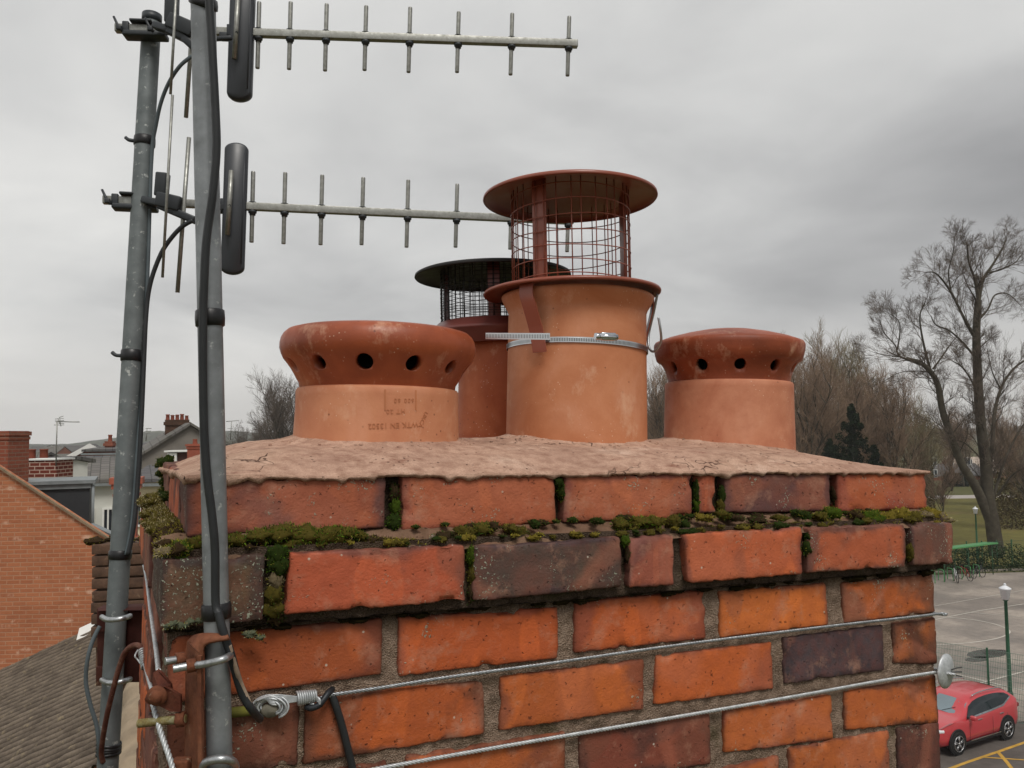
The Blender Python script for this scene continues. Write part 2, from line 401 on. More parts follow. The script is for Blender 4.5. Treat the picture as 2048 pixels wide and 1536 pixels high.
# projecting course
qbrick(YC2, (325, 1120), (531, 1110), (527, 1244), (321, 1258), ca=O('#654a3e'), cb=O('#463a34'), lich=1.0, burn=.25, depth=.215)
qbrick(YC2, (580, 1107), (930, 1090), (932, 1203), (568, 1230), ca=O('#c25233'), cb=O('#8c4c3c'), lich=.2, burn=-.12)
qbrick(YC2, (947, 1094), (1243, 1074), (1246, 1175), (944, 1204), ca=O('#5a4444'), cb=O('#463c40'), lich=.35, burn=.1)
qbrick(YC2, (1262, 1077), (1349, 1069), (1349, 1171), (1257, 1178), ca=O('#a65244'), cb=O('#7a4840'), burn=.05)
qbrick(YC2, (1369, 1069), (1605, 1055), (1606, 1148), (1377, 1168), ca=O('#c85a32'), cb=O('#a05038'), burn=-.12)
qbrick(YC2, (1617, 1056), (1813, 1048), (1813, 1135), (1615, 1146), ca=O('#bf5734'), cb=O('#7a4a3c'), burn=.0, lich=.15)
qbrick(YC2, (1823, 1047), (1907, 1045), (1907, 1128), (1828, 1132), ca=O('#6a4440'), cb=O('#57403c'), lich=.5, burn=.1, depth=.215)
# shaft, first course under the projection
qbrick(YS, (338, 1275), (765, 1237), (765, 1350), (335, 1410), ca=O('#b04e30'), cb=O('#8a4834'), burn=.05)
qbrick(YS, (797, 1234), (1118, 1214), (1116, 1318), (797, 1353), ca=O('#bd4f2a'), cb=O('#a84e30'), burn=-.1)
qbrick(YS, (1150, 1202), (1411, 1181), (1414, 1279), (1149, 1308), ca=O('#c2532b'), cb=O('#a04e34'))
qbrick(YS, (1439, 1182), (1653, 1166), (1660, 1251), (1441, 1277), ca=O('#cf6430'), cb=O('#b0603c'), burn=-.15)
qbrick(YS, (1683, 1166), (1868, 1146), (1872, 1226), (1690, 1248), ca=O('#c25a2e'), cb=O('#82503a'), burn=.05)
# second
qbrick(YS, (334, 1432), (600, 1398), (596, 1532), (334, 1572), ca=O('#5a3226'), cb=O('#3c261e'), burn=.3, lich=.2, depth=.215)
qbrick(YS, (612, 1394), (969, 1361), (971, 1468), (606, 1531), ca=O('#c0542a'), cb=O('#70422f'), burn=.05)
qbrick(YS, (1001, 1354), (1289, 1318), (1289, 1419), (998, 1463), ca=O('#c25a2f'), cb=O('#965036'))
qbrick(YS, (1312, 1311), (1545, 1284), (1548, 1379), (1308, 1411), ca=O('#cc5a2c'), cb=O('#b45a38'), burn=-.12)
qbrick(YS, (1567, 1276), (1767, 1250), (1770, 1341), (1570, 1369), ca=O('#524448'), cb=O('#43393e'), burn=.2)
qbrick(YS, (1785, 1246), (1872, 1234), (1877, 1329), (1789, 1329), ca=O('#a8542f'), cb=O('#5a382c'), burn=.1, depth=.215)
# third
qbrick(YS, (334, 1600), (775, 1522), (775, 1652), (334, 1720), ca=O('#b55530'), cb=O('#80442f'))
qbrick(YS, (812, 1512), (1131, 1464), (1134, 1584), (808, 1634), ca=O('#bf5a30'), cb=O('#8f4e34'), burn=.02)
qbrick(YS, (1160, 1466), (1420, 1427), (1425, 1530), (1158, 1572), ca=O('#8a4430'), cb=O('#5b3830'), burn=.25)
qbrick(YS, (1447, 1422), (1665, 1389), (1668, 1480), (1450, 1508), ca=O('#be5b34'), cb=O('#a05038'), burn=-.12)
qbrick(YS, (1688, 1384), (1873, 1350), (1878, 1446), (1690, 1461), ca=O('#bf5a30'), cb=O('#7a4830'), burn=.0)
# fourth
qbrick(YS, (1240, 1571), (1560, 1512), (1560, 1610), (1240, 1670), ca=O('#b55530'), cb=O('#80442f'))
qbrick(YS, (1577, 1496), (1779, 1460), (1783, 1556), (1580, 1592), ca=O('#c05c30'), cb=O('#8c4c34'))
qbrick(YS, (1795, 1456), (1879, 1444), (1884, 1560), (1798, 1575), ca=O('#5c3a32'), cb=O('#46302c'), burn=.2, depth=.215)
qbrick(YS, (985, 1612), (1215, 1580), (1215, 1690), (985, 1724), ca=O('#b55530'), cb=O('#80442f'))
# the other sides, and the courses below the picture
def side_wall(x0, x1, y0, y1, z0, z1, n_off, axis, face, seed, fine=True, first=0.0):
    random.seed(seed); L = (y1-y0) if axis == 'y' else (x1-x0); p = first
    while p < L-.02:
        ln = min(.215 if (p > 0 or n_off) else .1025, L-p)
        if L-p-ln < .04: ln = L-p
        lc = random.choice([.05, .0, .2]); a = random.choice([None, None, None, O('#7a4a3e')])
        if axis == 'y': brick(x0, x1, y0+p, y0+p+ln, z0, z1, ca=a, axis='y', fine=fine, lich=lc, burn=random.uniform(-.1, .15))
        else: brick(x0+p, x0+p+ln, y0, y1, z0, z1, ca=a, axis='x', fine=fine, lich=lc, burn=random.uniform(-.1, .15))
        p += ln+MJ
LX1 = PC(374, 1010, YC1).x; RX1 = PC(1854, 980, YC1).x
for k in range(1, -9, -1):
    z0, z1 = k*HC, k*HC+HC-MJ
    if k == 1: xl, xr, yf, yb = LX1, RX1, YC1, DEP-.03
    elif k == 0: xl, xr, yf, yb = -.022, 1.125, YC2, DEP+.022
    else: xl, xr, yf, yb = W0, W1, YS, DEP
    if k < 0: z0 -= .003; z1 -= .003
    st = .112 if k in (1, -1, -3, -5, -7) else .225
    side_wall(xl, xl+.102, yf+st, yb, z0, z1, 1, 'y', -1, 100+k)
    side_wall(xr-.102, xr, yf+st, yb, z0, z1, 1, 'y', 1, 130+k, False)
    side_wall(xl+.112, xr-.112, yb-.102, yb, z0, z1, 1, 'x', 1, 160+k, False)
    if k < -4: side_wall(xl, xr, yf, yf+.102, z0, z1, 1, 'x', 1, 190+k, False)
random.seed(21)
# mortar: recessed beds behind the bricks, a weathered fillet on the ledge
MO = MB(); MO.cols = {'dk': []}
def mort(fn, nu, nv, dk):
    b = len(MO.v); MO.grid(fn, nu, nv)
    for i in range(b, len(MO.v)):
        d = dk(MO.v[i]) if callable(dk) else dk; MO.cols['dk'].append((d, d, d, 1))
def rec(p, amp=.0022, s=70): return (nz(p, s)*amp+nz(p, 230)*amp*.6)
zl = -8*HC
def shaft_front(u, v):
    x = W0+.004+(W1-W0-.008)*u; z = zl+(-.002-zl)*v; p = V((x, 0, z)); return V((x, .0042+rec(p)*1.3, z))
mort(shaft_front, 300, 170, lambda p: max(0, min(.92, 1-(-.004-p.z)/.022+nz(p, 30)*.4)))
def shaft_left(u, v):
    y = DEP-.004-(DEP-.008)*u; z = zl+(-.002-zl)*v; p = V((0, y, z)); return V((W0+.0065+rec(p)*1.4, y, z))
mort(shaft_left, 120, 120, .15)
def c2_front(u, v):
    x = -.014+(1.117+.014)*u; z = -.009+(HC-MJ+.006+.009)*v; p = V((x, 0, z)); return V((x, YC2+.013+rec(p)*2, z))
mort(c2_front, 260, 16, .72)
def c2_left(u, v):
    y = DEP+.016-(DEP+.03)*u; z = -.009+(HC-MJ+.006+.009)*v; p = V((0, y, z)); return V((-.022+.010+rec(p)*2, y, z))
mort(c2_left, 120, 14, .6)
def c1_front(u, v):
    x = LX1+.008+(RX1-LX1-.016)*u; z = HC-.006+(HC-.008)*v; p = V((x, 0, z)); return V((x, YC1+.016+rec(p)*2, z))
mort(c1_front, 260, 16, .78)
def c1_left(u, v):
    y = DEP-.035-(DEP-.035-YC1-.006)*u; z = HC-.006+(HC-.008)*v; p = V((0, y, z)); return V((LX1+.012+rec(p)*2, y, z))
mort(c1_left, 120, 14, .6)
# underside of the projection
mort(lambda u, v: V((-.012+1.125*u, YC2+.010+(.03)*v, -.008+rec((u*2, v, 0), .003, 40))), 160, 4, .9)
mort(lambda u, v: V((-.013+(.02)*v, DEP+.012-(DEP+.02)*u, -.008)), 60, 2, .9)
# right, back and core sides, plain
MO2 = MB(); MO2.box(((W0+W1)/2, DEP/2+.01, (zl+.06)/2), (W1-W0-.04, DEP-.04, .06-zl)); MO2.box(((LX1+RX1)/2, DEP/2+.02, .095), (RX1-LX1-.06, DEP-.13, .07))
for i in MO2.v: pass
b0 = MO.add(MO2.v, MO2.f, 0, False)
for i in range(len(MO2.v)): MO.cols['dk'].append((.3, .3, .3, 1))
LEDGE = MB()
def ledge(u, v):
    x = -.018+1.139*u; t = v
    y = YC2+.004+(YC1+.010-YC2-.004)*t; z = HC-MJ-.0035+.019*t**1.3; p = V((x, y, z))
    bump_ = nz(p, 30)*.0030+nz(p, 85)*.0022+max(0, nz(p, 14))*.007
    if t < .12: bump_ = -.003+nz(p, 60)*.0025
    return V((x, y+nz(p, 60)*.002, z+bump_))
LEDGE.grid(ledge, 420, 14)
def ledge_l(u, v):
    y = DEP+.016-(DEP+.016-YC1-.004)*u; t = v; x = -.018+(LX1+.012+.018)*t; z = HC-MJ-.0035+.022*t**1.3; p = V((x, y, z))
    return V((x, y, z+nz(p, 30)*.0035+nz(p, 85)*.002+max(0, nz(p, 14))*.008))
LEDGE.grid(ledge_l, 200, 12)
def flaunch_material(name='flaunching_mortar', tint=0):
    m = NM(name); co = m.co('Object'); L_ = (lambda h: H(h)) if not tint else (lambda h: tuple(x*k_ for x, k_ in zip(H(h)[:3], (.36, .34, .30)))+(1,))
    a = m.noise(9, 5, .6, co); b = m.noise(55, 6, .65, co); g = m.noise(650, 3, .6, co)
    c = m.ramp(a, [(.3, L_('#ae8c7a')), (.55, L_('#c9a691')), (.75, L_('#d8bca9'))])
    c = m.mix(m.ramp(b, [(.42, .0), (.70, .7)]), c, H('#84604f' if not tint else '#4a3826'))
    c = m.mix(m.ramp(m.noise(3.1, 4, .6, co), [(.5, 0.0), (.7, .4)]), c, L_('#c4a48c'))
    c = m.mix(m.ramp(g, [(.4, .25), (.6, 0.0)]), c, H('#6b4a3c'))
    # fine cracks and pock marks
    wv = m.n('ShaderNodeVectorMath', operation='ADD'); m.l(m.co('Object', scale=(1, 2.0, 1)), wv.inputs[0])
    ns = m.n('ShaderNodeVectorMath', operation='SCALE'); m.l(m.noise(12, 3, .5, co, col=True), ns.inputs[0]); ns.inputs['Scale'].default_value = .35; m.l(ns.outputs[0], wv.inputs[1])
    cr = m.vor(7.5, wv.outputs[0], 'DISTANCE_TO_EDGE'); cr = m.math('MULTIPLY', m.ramp(cr, [(.004, 1.0), (.012, 0.0)]), m.ramp(m.noise(6, 2, .5, co), [(.53, 0.0), (.6, 1.0)]))
    c = m.mix(m.math('MULTIPLY', cr, .75), c, H('#4a2f25'))
    pk = m.math('MULTIPLY', m.ramp(m.vor(120, co), [(.1, 1.0), (.2, 0.0)]), m.ramp(m.noise(14, 3, .6, co), [(.55, 0.0), (.63, 1.0)]))
    c = m.mix(m.math('MULTIPLY', pk, .7), c, H('#4e3328'))
    st = m.math('MULTIPLY', m.ramp(m.noise(18, 5, .7, m.co('Object', scale=(1, 3, 1))), [(.6, 0.0), (.7, .7)]), 1.0)
    c = m.mix(st, c, H('#7d5243'))
    h = m.math('ADD', m.math('MULTIPLY', g, .35), m.math('MULTIPLY', b, 1.2)); h = m.math('SUBTRACT', h, m.math('MULTIPLY', cr, 2.0)); h = m.math('SUBTRACT', h, m.math('MULTIPLY', pk, 1.5))
    return m.out(c, .92, 0, m.bump(h, .95, .0034), .15)
FLM = flaunch_material(); LDM = flaunch_material('ledge_mortar', 1)
PL = [(.273, .249), (.632, .304), (.937, .283)]
POTS = [(*PL[0], .118), (*PL[1], .118), (*PL[2], .1165), (.600, .512, .092)]
def fz(x, y):
    dl = (x-LX1)/.13; dr = (RX1-x)/.30; df = (y-YC1)/.125; db = (DEP-.03-y)/.13
    s = 1
    for q in (dl, dr, df, db): q = max(0, min(1, q)); s *= (1-(1-q)**2.0)
    cen = math.exp(-((y-.34)/.15)**2)*max(0, min(1, (x-LX1)/.18))*max(0, min(1, (RX1-x)/.30))
    z = 2*HC-MJ+.0018+.0285*s+.014*cen
    for (px, py, pr) in POTS:
        dd = math.hypot(x-px, y-py)-pr
        z += .006*math.exp(-max(0, dd)/.012) if dd > -.03 else .006
    z -= .011*max(0, 1-dl*.6)*max(0, (y-YC1)/.55)
    p = V((x, y, 0)); z += nz(p, 9)*.0028+nz(p, 25)*.0016+nz(p, 70)*.0010+nz(p, 160)*.0005
    return z
FL = MB()
NX, NY = 300, 150
xa, xb, ya, yb = LX1-.004, RX1+.003, YC1-.004, DEP-.027
def fpt(i, j):
    x = xa+(xb-xa)*i/NX; y = ya+(yb-ya)*j/NY
    return V((x, y, fz(x, y)))
vs = []
for j in range(NY+1):
    for i in range(NX+1):
        p = fpt(i, j)
        if j == 0: p.y += nz(p, 25)*.0008+nz(p, 90)*.0011+nz(p, 220)*.0008
        if i == 0: p.x += nz(p, 25)*.0035
        vs.append(p)
FL.add(vs, [(j*(NX+1)+i, j*(NX+1)+i+1, (j+1)*(NX+1)+i+1, (j+1)*(NX+1)+i) for j in range(NY) for i in range(NX)])
def skirt(line, dirn):
    n = len(line); rows = [line]
    for q in range(1, 5):
        rows.append([p+dirn*(.0007*q if q < 3 else .0014-.0016*(q-2))+V((0, 0, -(.0013*q+max(0, nz(p, 26, 4)-.28)*.0030*q+max(0, nz(p, 90, 8)-.05)*.0020*q+nz(p, 230)*.0003*q))) for p in line])
    rows.append([p-dirn*.010 for p in rows[-1]])
    vv = [p for r_ in rows for p in r_]; FL.add(vv, [(a*n+i, (a+1)*n+i, (a+1)*n+i+1, a*n+i+1) for a in range(len(rows)-1) for i in range(n-1)])
skirt([vs[i] for i in range(NX+1)], V((0, -1, 0)))
skirt([vs[j*(NX+1)] for j in range(NY, -1, -1)], V((-1, 0, 0)))
skirt([vs[j*(NX+1)+NX] for j in range(NY+1)], V((1, 0, 0)))
skirt([vs[NY*(NX+1)+i] for i in range(NX, -1, -1)], V((0, 1, 0)))
random.seed(77)
for q in range(150):                                     # crumbs of mortar and grit stuck on the surface
    if q % 3: px_, py_, pr_ = random.choice(POTS); a = random.uniform(math.pi, 2*math.pi); cxx, cyy = px_+math.cos(a)*(pr_+random.expovariate(1/.02)), py_+math.sin(a)*(pr_+random.expovariate(1/.02))
    else: cxx, cyy = random.uniform(LX1+.03, RX1-.03), random.uniform(YC1+.02, DEP-.08)
    r_ = random.uniform(.0008, .0026); s_ = random.uniform(0, 9); FL.lathe([(0, -r_), (r_*.9, -r_*.3), (r_*.8, r_*.4), (0, r_*.7)], (cxx, cyy, fz(cxx, cyy)+r_*.3), 6, fn=lambda p: p*(1+.6*nz(p, 400, s_)))
stack = thing('chimney_stack', 'weathered orange brick chimney stack with a projecting course, mossy ledge and mortar-domed top', 'chimney', (.55, .3, zl), frame=M)
BR.build('brickwork', BRICK, stack, M); MO.build('mortar_joints', MORTAR, stack, M)
LEDGE.build('mortar_fillet', LDM, stack, M); FL.build('flaunching', FLM, stack, M)
# the breast of the stack below the picture, down to the ground
def bricktex(name, c1, c2, mo, scale=1.0, bw=.225, rh=.075, ms=.010, rough=.85, var=.3, axis='x', spot=0):
    m = NM(name); co = m.co('Object'); g = m.n('ShaderNodeNewGeometry')
    # u along the wall, v up: uses the real object coordinates
    s = m.n('ShaderNodeSeparateXYZ'); m.l(co, s.inputs[0]); sn = m.n('ShaderNodeSeparateXYZ'); m.l(g.outputs['Normal'], sn.inputs[0])
    ux = m.math('SUBTRACT', m.math('MULTIPLY', s.outputs[0], m.math('MULTIPLY', sn.outputs[1], -1.0)), m.math('MULTIPLY', s.outputs[1], m.math('MULTIPLY', sn.outputs[0], -1.0)))
    cb = m.n('ShaderNodeCombineXYZ'); m.l(ux, cb.inputs[0]); m.l(s.outputs[2], cb.inputs[1])
    b = m.n('ShaderNodeTexBrick'); m.l(cb.outputs[0], b.inputs[0]); b.inputs['Scale'].default_value = scale
    b.inputs['Brick Width'].default_value = bw; b.inputs['Row Height'].default_value = rh; b.inputs['Mortar Size'].default_value = ms
    b.inputs['Mortar Smooth'].default_value = .3; b.inputs['Bias'].default_value = 0
    b.inputs['Color1'].default_value = c1; b.inputs['Color2'].default_value = c2; b.inputs['Mortar'].default_value = mo
    c = m.mix(m.ramp(m.noise(1.3, 5, .6, cb.outputs[0]), [(.35, 0.0), (.7, var)]), b.outputs[0], tuple(x*.45 for x in c1[:3])+(1,))
    c = m.mix(m.ramp(m.noise(20, 3, .6, cb.outputs[0]), [(.4, 0.0), (.7, .25)]), c, tuple(min(1, x*1.5) for x in c2[:3])+(1,))
    if spot:
        mp = m.n('ShaderNodeMapping'); m.l(cb.outputs[0], mp.inputs[0]); mp.inputs['Scale'].default_value = (1, 2.2, 1)
        v_ = m.math('MULTIPLY', m.ramp(m.vor(2.6, mp.outputs[0]), [(.12, 1.0), (.3, 0.0)]), m.ramp(m.noise(5, 3, .7, cb.outputs[0]), [(.45, 0.0), (.6, .85)]))
        c = m.mix(m.math('MULTIPLY', v_, spot), c, H('#d8b49c'))
    return m.out(c, rough, 0, m.bump(m.math('ADD', m.math('MULTIPLY', b.outputs[1], -1.0), m.math('MULTIPLY', m.noise(60, 3), .3)), .5, .006), .2)
BT_STACK = bricktex('stack_brickwork', H('#b0502e'), H('#8a4430'), H('#7a6450'))
low = MB(); low.box(((W0+W1)/2, DEP/2, (zl+GZ)/2-.2), (W1-W0-.02, DEP-.02, zl-GZ+.4)); low.build('lower_stack', BT_STACK, stack, M)
# ================================================================== MOSS
def moss_material():
    m = NM('moss'); c = m.attr('mc'); n = m.noise(400, 3, .6)
    c = m.mix(m.ramp(n, [(.3, 0.0), (.7, .5)]), c, H('#2a2610'))
    return m.out(c, .95, 0, None, .1)
MOSSM = moss_material(); MS = MB(); MS.cols = {'mc': []}
MC_GREEN, MC_DARK, MC_OLIVE, MC_YEL, MC_BRN, MC_GREY = (H(h) for h in ('#57761c', '#36501a', '#77702c', '#a3963a', '#54432e', '#ab9f78'))
def clump(c, r, cols, n=None, sp=.0028, seed=None):
    """lumpy cushion: noisy half-ellipsoid plus many fine spiky leaves. c, r in the stack's frame"""
    c = V(c); r = V(r); s = random.uniform(0, 99)
    def surf(d):
        k = .86+.5*nz(d, 1.6, s)+.38*nz(d, 4.5, s); return V((d.x*r.x, d.y*r.y, d.z*r.z))*k
    nu, nv = 14, 8; vs = []; b = len(MS.v)
    for j in range(nv+1):
        th = math.pi*j/nv
        for i in range(nu):
            a = 2*math.pi*i/nu; vs.append(c+surf(V((math.sin(th)*math.cos(a), math.sin(th)*math.sin(a), math.cos(th)))))
    MS.add(vs, [(j*nu+i, (j+1)*nu+i, (j+1)*nu+(i+1) % nu, j*nu+(i+1) % nu) for j in range(nv) for i in range(nu)])
    for p in vs:
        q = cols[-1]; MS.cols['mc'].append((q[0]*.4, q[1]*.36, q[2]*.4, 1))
    area = (r.x*r.z+r.y*r.z+r.x*r.y); n = n or int(min(1500, max(60, area/(.0016**2)*1.7)))
    for _ in range(n):
        d = V((random.gauss(0, 1), random.gauss(0, 1), random.gauss(0, 1))).normalized()
        p = c+surf(d); o = (V((d.x/r.x, d.y/r.y, d.z/r.z)).normalized()+V((random.uniform(-.7, .7), random.uniform(-.7, .7), random.uniform(-.5, .8)))).normalized()
        t = o.orthogonal().normalized(); t = (Matrix.Rotation(random.uniform(0, 6.28), 3, o) @ t); l = sp*random.uniform(.5, 1.4); w_ = sp*.22
        MS.add([p-o*l*.3-t*w_, p-o*l*.3+t*w_, p+o*l], [(0, 1, 2)], 0, False)
        q = random.choice(cols); k = random.uniform(.65, 1.35); kk = k*1.7
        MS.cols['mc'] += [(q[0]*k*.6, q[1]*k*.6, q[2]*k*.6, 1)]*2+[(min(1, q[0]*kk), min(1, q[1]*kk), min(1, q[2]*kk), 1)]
G, D_, OL, YE, BN, GR = MC_GREEN, MC_DARK, MC_OLIVE, MC_YEL, MC_BRN, MC_GREY
random.seed(5)
def on_ledge(u, v, lump, cols, y=None, rz=None, ry=None):
    # a cushion seen at pixel (u, v) with half width `lump` px, standing on the ledge
    y = .0 if y is None else y; p = PC(u, v, y); k = (p-CPOS).length/FPX
    clump(p, (lump*k, ry or .018, rz or lump*k*.6), cols)
# ledge: bright green mats on the left
for (u, v, hw, hh) in [(520, 1072, 26, 15), (560, 1068, 34, 18), (610, 1072, 36, 20), (660, 1070, 34, 18), (690, 1066, 22, 13), (470, 1080, 24, 12), (585, 1085, 32, 12), (640, 1088, 24, 9)]:
    p = PC(u, v, .003); k = (p-CPOS).length/FPX; clump(p, (hw*k, .017, hh*k), [G, G, D_, OL])
for (u, v, hw, hh, c) in [(365, 1092, 22, 12, [OL, YE, G]), (395, 1086, 24, 13, [G, OL]), (345, 1098, 15, 9, [YE, OL]), (430, 1086, 20, 11, [OL, G]), (495, 1092, 22, 9, [OL, YE, BN]), (720, 1072, 14, 11, [D_, OL]), (745, 1083, 20, 10, [OL, BN]), (775, 1085, 20, 9, [BN, OL]), (800, 1085, 16, 8, [OL, YE]), (835, 1087, 16, 8, [YE, OL]), (872, 1080, 12, 9, [GR, H('#d8ccb4')]),
        (890, 1072, 22, 9, [D_, BN]), (930, 1064, 26, 12, [D_, BN, OL]), (965, 1058, 24, 12, [D_, OL]), (985, 1052, 16, 9, [D_, BN]), (1035, 1066, 24, 13, [BN, D_, OL]), (1020, 1056, 14, 8, [BN, OL]), (1068, 1048, 8, 11, [BN, D_]),
        (1195, 1042, 9, 7, [BN, D_]), (1240, 1050, 16, 14, [G, D_, OL]), (1280, 1044, 22, 12, [G, G, OL]), (1310, 1044, 20, 11, [G, OL]), (1345, 1044, 17, 13, [D_, BN, OL]), (1365, 1050, 12, 10, [BN, D_]), (1262, 1058, 14, 7, [BN, OL]),
        (1410, 1036, 20, 8, [OL, BN, YE]), (1425, 1058, 16, 6, [BN, OL]), (1460, 1060, 12, 6, [BN, OL]), (1445, 1030, 12, 9, [D_, OL]), (1470, 1036, 18, 7, [D_, BN]), (1490, 1054, 18, 7, [BN, OL]), (1515, 1040, 16, 6, [D_, BN]), (1545, 1052, 14, 6, [BN, OL]), (1560, 1036, 14, 6, [D_, OL]),
        (1606, 1030, 11, 9, [OL, D_]), (1640, 1032, 14, 8, [D_, OL]), (1665, 1026, 17, 12, [OL, YE, G]), (1590, 1050, 14, 6, [BN, OL]), (1650, 1048, 18, 9, [BN, D_, OL]), (1680, 1050, 16, 7, [BN, OL]), (1712, 1030, 12, 9, [OL, BN]), (1745, 1034, 28, 13, [OL, YE, G]), (1775, 1036, 24, 13, [OL, YE]), (1800, 1028, 18, 12, [OL, YE]), (1790, 1048, 10, 9, [D_, BN]), (1825, 1034, 20, 11, [YE, OL]), (1845, 1030, 16, 9, [YE, OL, GR]), (1862, 1028, 16, 12, [OL, YE]), (1878, 1036, 15, 9, [YE, GR]), (1890, 1040, 12, 7, [YE, GR])]:
    p = PC(u, v, .004); k = (p-CPOS).length/FPX; clump(p, (hw*k, .015, hh*k), c)
for i in range(46):                                          # crumbs of moss along the lip
    u = random.uniform(700, 1880); v = 1096-(u-580)*.040+random.uniform(-9, 1); p = PC(u, v, -.012); k = (p-CPOS).length/FPX; s = random.uniform(4, 9); clump(p, (s*k*1.5, .007, s*k*.8), random.choice([[BN, D_], [BN, OL], [OL, YE]]), sp=.0022)
for i in range(26):
    u = random.uniform(800, 1850); v = 1053-(u-800)*.034+random.uniform(-3, 5); p = PC(u, v, .022); k = (p-CPOS).length/FPX; s = random.uniform(4, 9); clump(p, (s*k*1.6, .008, s*k*.8), random.choice([[D_, BN], [OL, D_]]), sp=.0022)
# tufts in the upright joints
for (u, v, hw, hh, y, c) in [(788, 985, 10, 20, YC1+.006, [D_, D_, BN]), (790, 1015, 11, 18, YC1+.004, [D_, BN, G]), (787, 1045, 16, 20, YC1, [G, D_]), (1120, 978, 9, 22, YC1+.004, [G, OL, D_]), (1118, 966, 9, 9, YC1, [D_]), (1391, 985, 5, 26, YC1+.004, [G, D_]), (1392, 1010, 6, 16, YC1+.004, [D_, G]), (1442, 990, 6, 22, YC1+.006, [BN, D_]), (1441, 1014, 8, 16, YC1+.002, [D_, OL]), (1667, 990, 4, 20, YC1+.010, [D_, BN]),
        (556, 1110, 24, 20, YC2+.006, [G, G, D_]), (556, 1132, 22, 22, YC2+.004, [G, OL, D_]), (552, 1160, 16, 20, YC2+.006, [BN, OL, GR]), (548, 1190, 20, 22, YC2+.004, [BN, D_, OL]), (545, 1218, 24, 18, YC2+.006, [D_, BN, OL]), (550, 1238, 20, 10, YC2+.012, [D_, BN]),
        (940, 1112, 8, 22, YC2+.004, [D_, OL, G]), (943, 1145, 8, 24, YC2+.006, [BN, OL]), (940, 1185, 6, 20, YC2+.008, [D_, BN]), (1250, 1082, 9, 12, YC2+.002, [D_, G]), (1253, 1110, 6, 20, YC2+.008, [D_, BN]), (1614, 1097, 9, 15, YC2+.004, [OL, YE, D_]), (1611, 1070, 4, 12, YC2+.008, [D_]), (1819, 1105, 6, 18, YC2+.006, [D_, OL]), (1820, 1075, 4, 14, YC2+.010, [D_, BN])]:
    p = PC(u, v, y); k = (p-CPOS).length/FPX; clump(p, (hw*k, .008, hh*k), c, sp=.0024)
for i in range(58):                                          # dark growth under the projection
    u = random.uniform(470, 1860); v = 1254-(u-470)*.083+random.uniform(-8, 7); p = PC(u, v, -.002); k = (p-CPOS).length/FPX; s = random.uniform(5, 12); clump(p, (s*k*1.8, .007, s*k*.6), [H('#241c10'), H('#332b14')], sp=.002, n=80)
for (u, v, s) in [(345, 1246, 10), (362, 1250, 10), (380, 1243, 12), (400, 1240, 10), (335, 1252, 8), (500, 1268, 10), (520, 1275, 7)]:
    p = PC(u, v, YC2+.002); k = (p-CPOS).length/FPX; clump(p, (s*k*1.3, .006, s*k*.7), [GR, OL, H('#8b9a78')], sp=.0022)
for i in range(16): clump((random.uniform(-.020, .0), random.uniform(-.018, .035), HC-MJ+random.uniform(-.001, .009)), (random.uniform(.005, .010), .008, random.uniform(.004, .007)), random.choice([[YE, OL, G], [OL, BN], [YE, GR]]), sp=.0026)
# pale matted lichen down the left ledge
for i in range(120):
    t = random.random()**.8; y = .0+t*.60; x = random.uniform(-.022, LX1+.006); s = random.uniform(.005, .0115)
    c = [GR, GR, BN, OL] if t > .25 else [YE, OL, BN]
    z = HC-MJ+.016*(x+.02)/.04+.004
    if t > .75: z += .012*random.random()
    clump((x, y, z), (s, s*1.3, s*.62), c, sp=.0026)
for (x, y, z, s) in [(LX1+.0, .50, .112, .008), (LX1-.001, .53, .125, .009), (LX1, .55, .138, .011), (LX1+.008, .54, .143, .009), (LX1-.001, .47, .10, .008), (LX1-.002, .36, .10, .008)]:
    clump((x, y, z), (s, s, s), [GR, OL, D_], sp=.0026)
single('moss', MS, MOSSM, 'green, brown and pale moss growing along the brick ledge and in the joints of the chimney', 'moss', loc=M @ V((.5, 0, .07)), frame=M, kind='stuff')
# ================================================================== CHIMNEY POTS, VENT CAPS, COWLS
def clay_material(name, base, dark, light, seed=0, glaze=.6, blotch=.5):
    m = NM(name); co = m.co('Object', loc=(seed*3.1, seed*1.7, 0))
    a = m.noise(7, 4, .55, co, .8); b = m.noise(30, 5, .65, co); g = m.noise(260, 4, .6, co)
    c = m.ramp(a, [(.3, dark), (.52, base), (.72, light)])
    c = m.mix(m.ramp(b, [(.4, .0), (.75, blotch)]), c, dark)
    c = m.mix(m.ramp(m.noise(16, 5, .75, m.co('Object', scale=(1, 1, .7), loc=(seed, 0, 0))), [(.57, 0.0), (.72, .5)]), c, H('#d9b092'))
    c = m.mix(m.math('MULTIPLY', m.math('MULTIPLY', m.ramp(m.vor(75, co), [(.07, 1.0), (.14, 0.0)]), m.ramp(m.noise(12, 2, .5, co), [(.5, 0.0), (.58, 1.0)])), .7), c, H('#5a2f1e'))
    c = m.mix(m.math('MULTIPLY', m.math('MULTIPLY', m.ramp(m.vor(140, co), [(.08, 1.0), (.14, 0.0)]), m.ramp(m.noise(19, 2, .5, co), [(.52, 0.0), (.6, 1.0)])), .6), c, H('#dcc4ac'))
    h = m.math('ADD', m.math('MULTIPLY', g, .5), m.math('MULTIPLY', b, .8))
    return m.out(c, m.ramp(b, [(.3, glaze-.08), (.7, glaze+.12)]), 0, m.bump(h, .35, .0012), .4)
CLAY = clay_material('pale_terracotta', H('#c48460'), H('#b26f4e'), H('#d0977a'))
CLAY2 = clay_material('worn_terracotta', H('#bf7f60'), H('#a86448'), H('#c88e70'), 5, .65, .65)
CLAYR = clay_material('orange_terracotta', H('#c2805a'), H('#b06a44'), H('#cc9070'), 9)
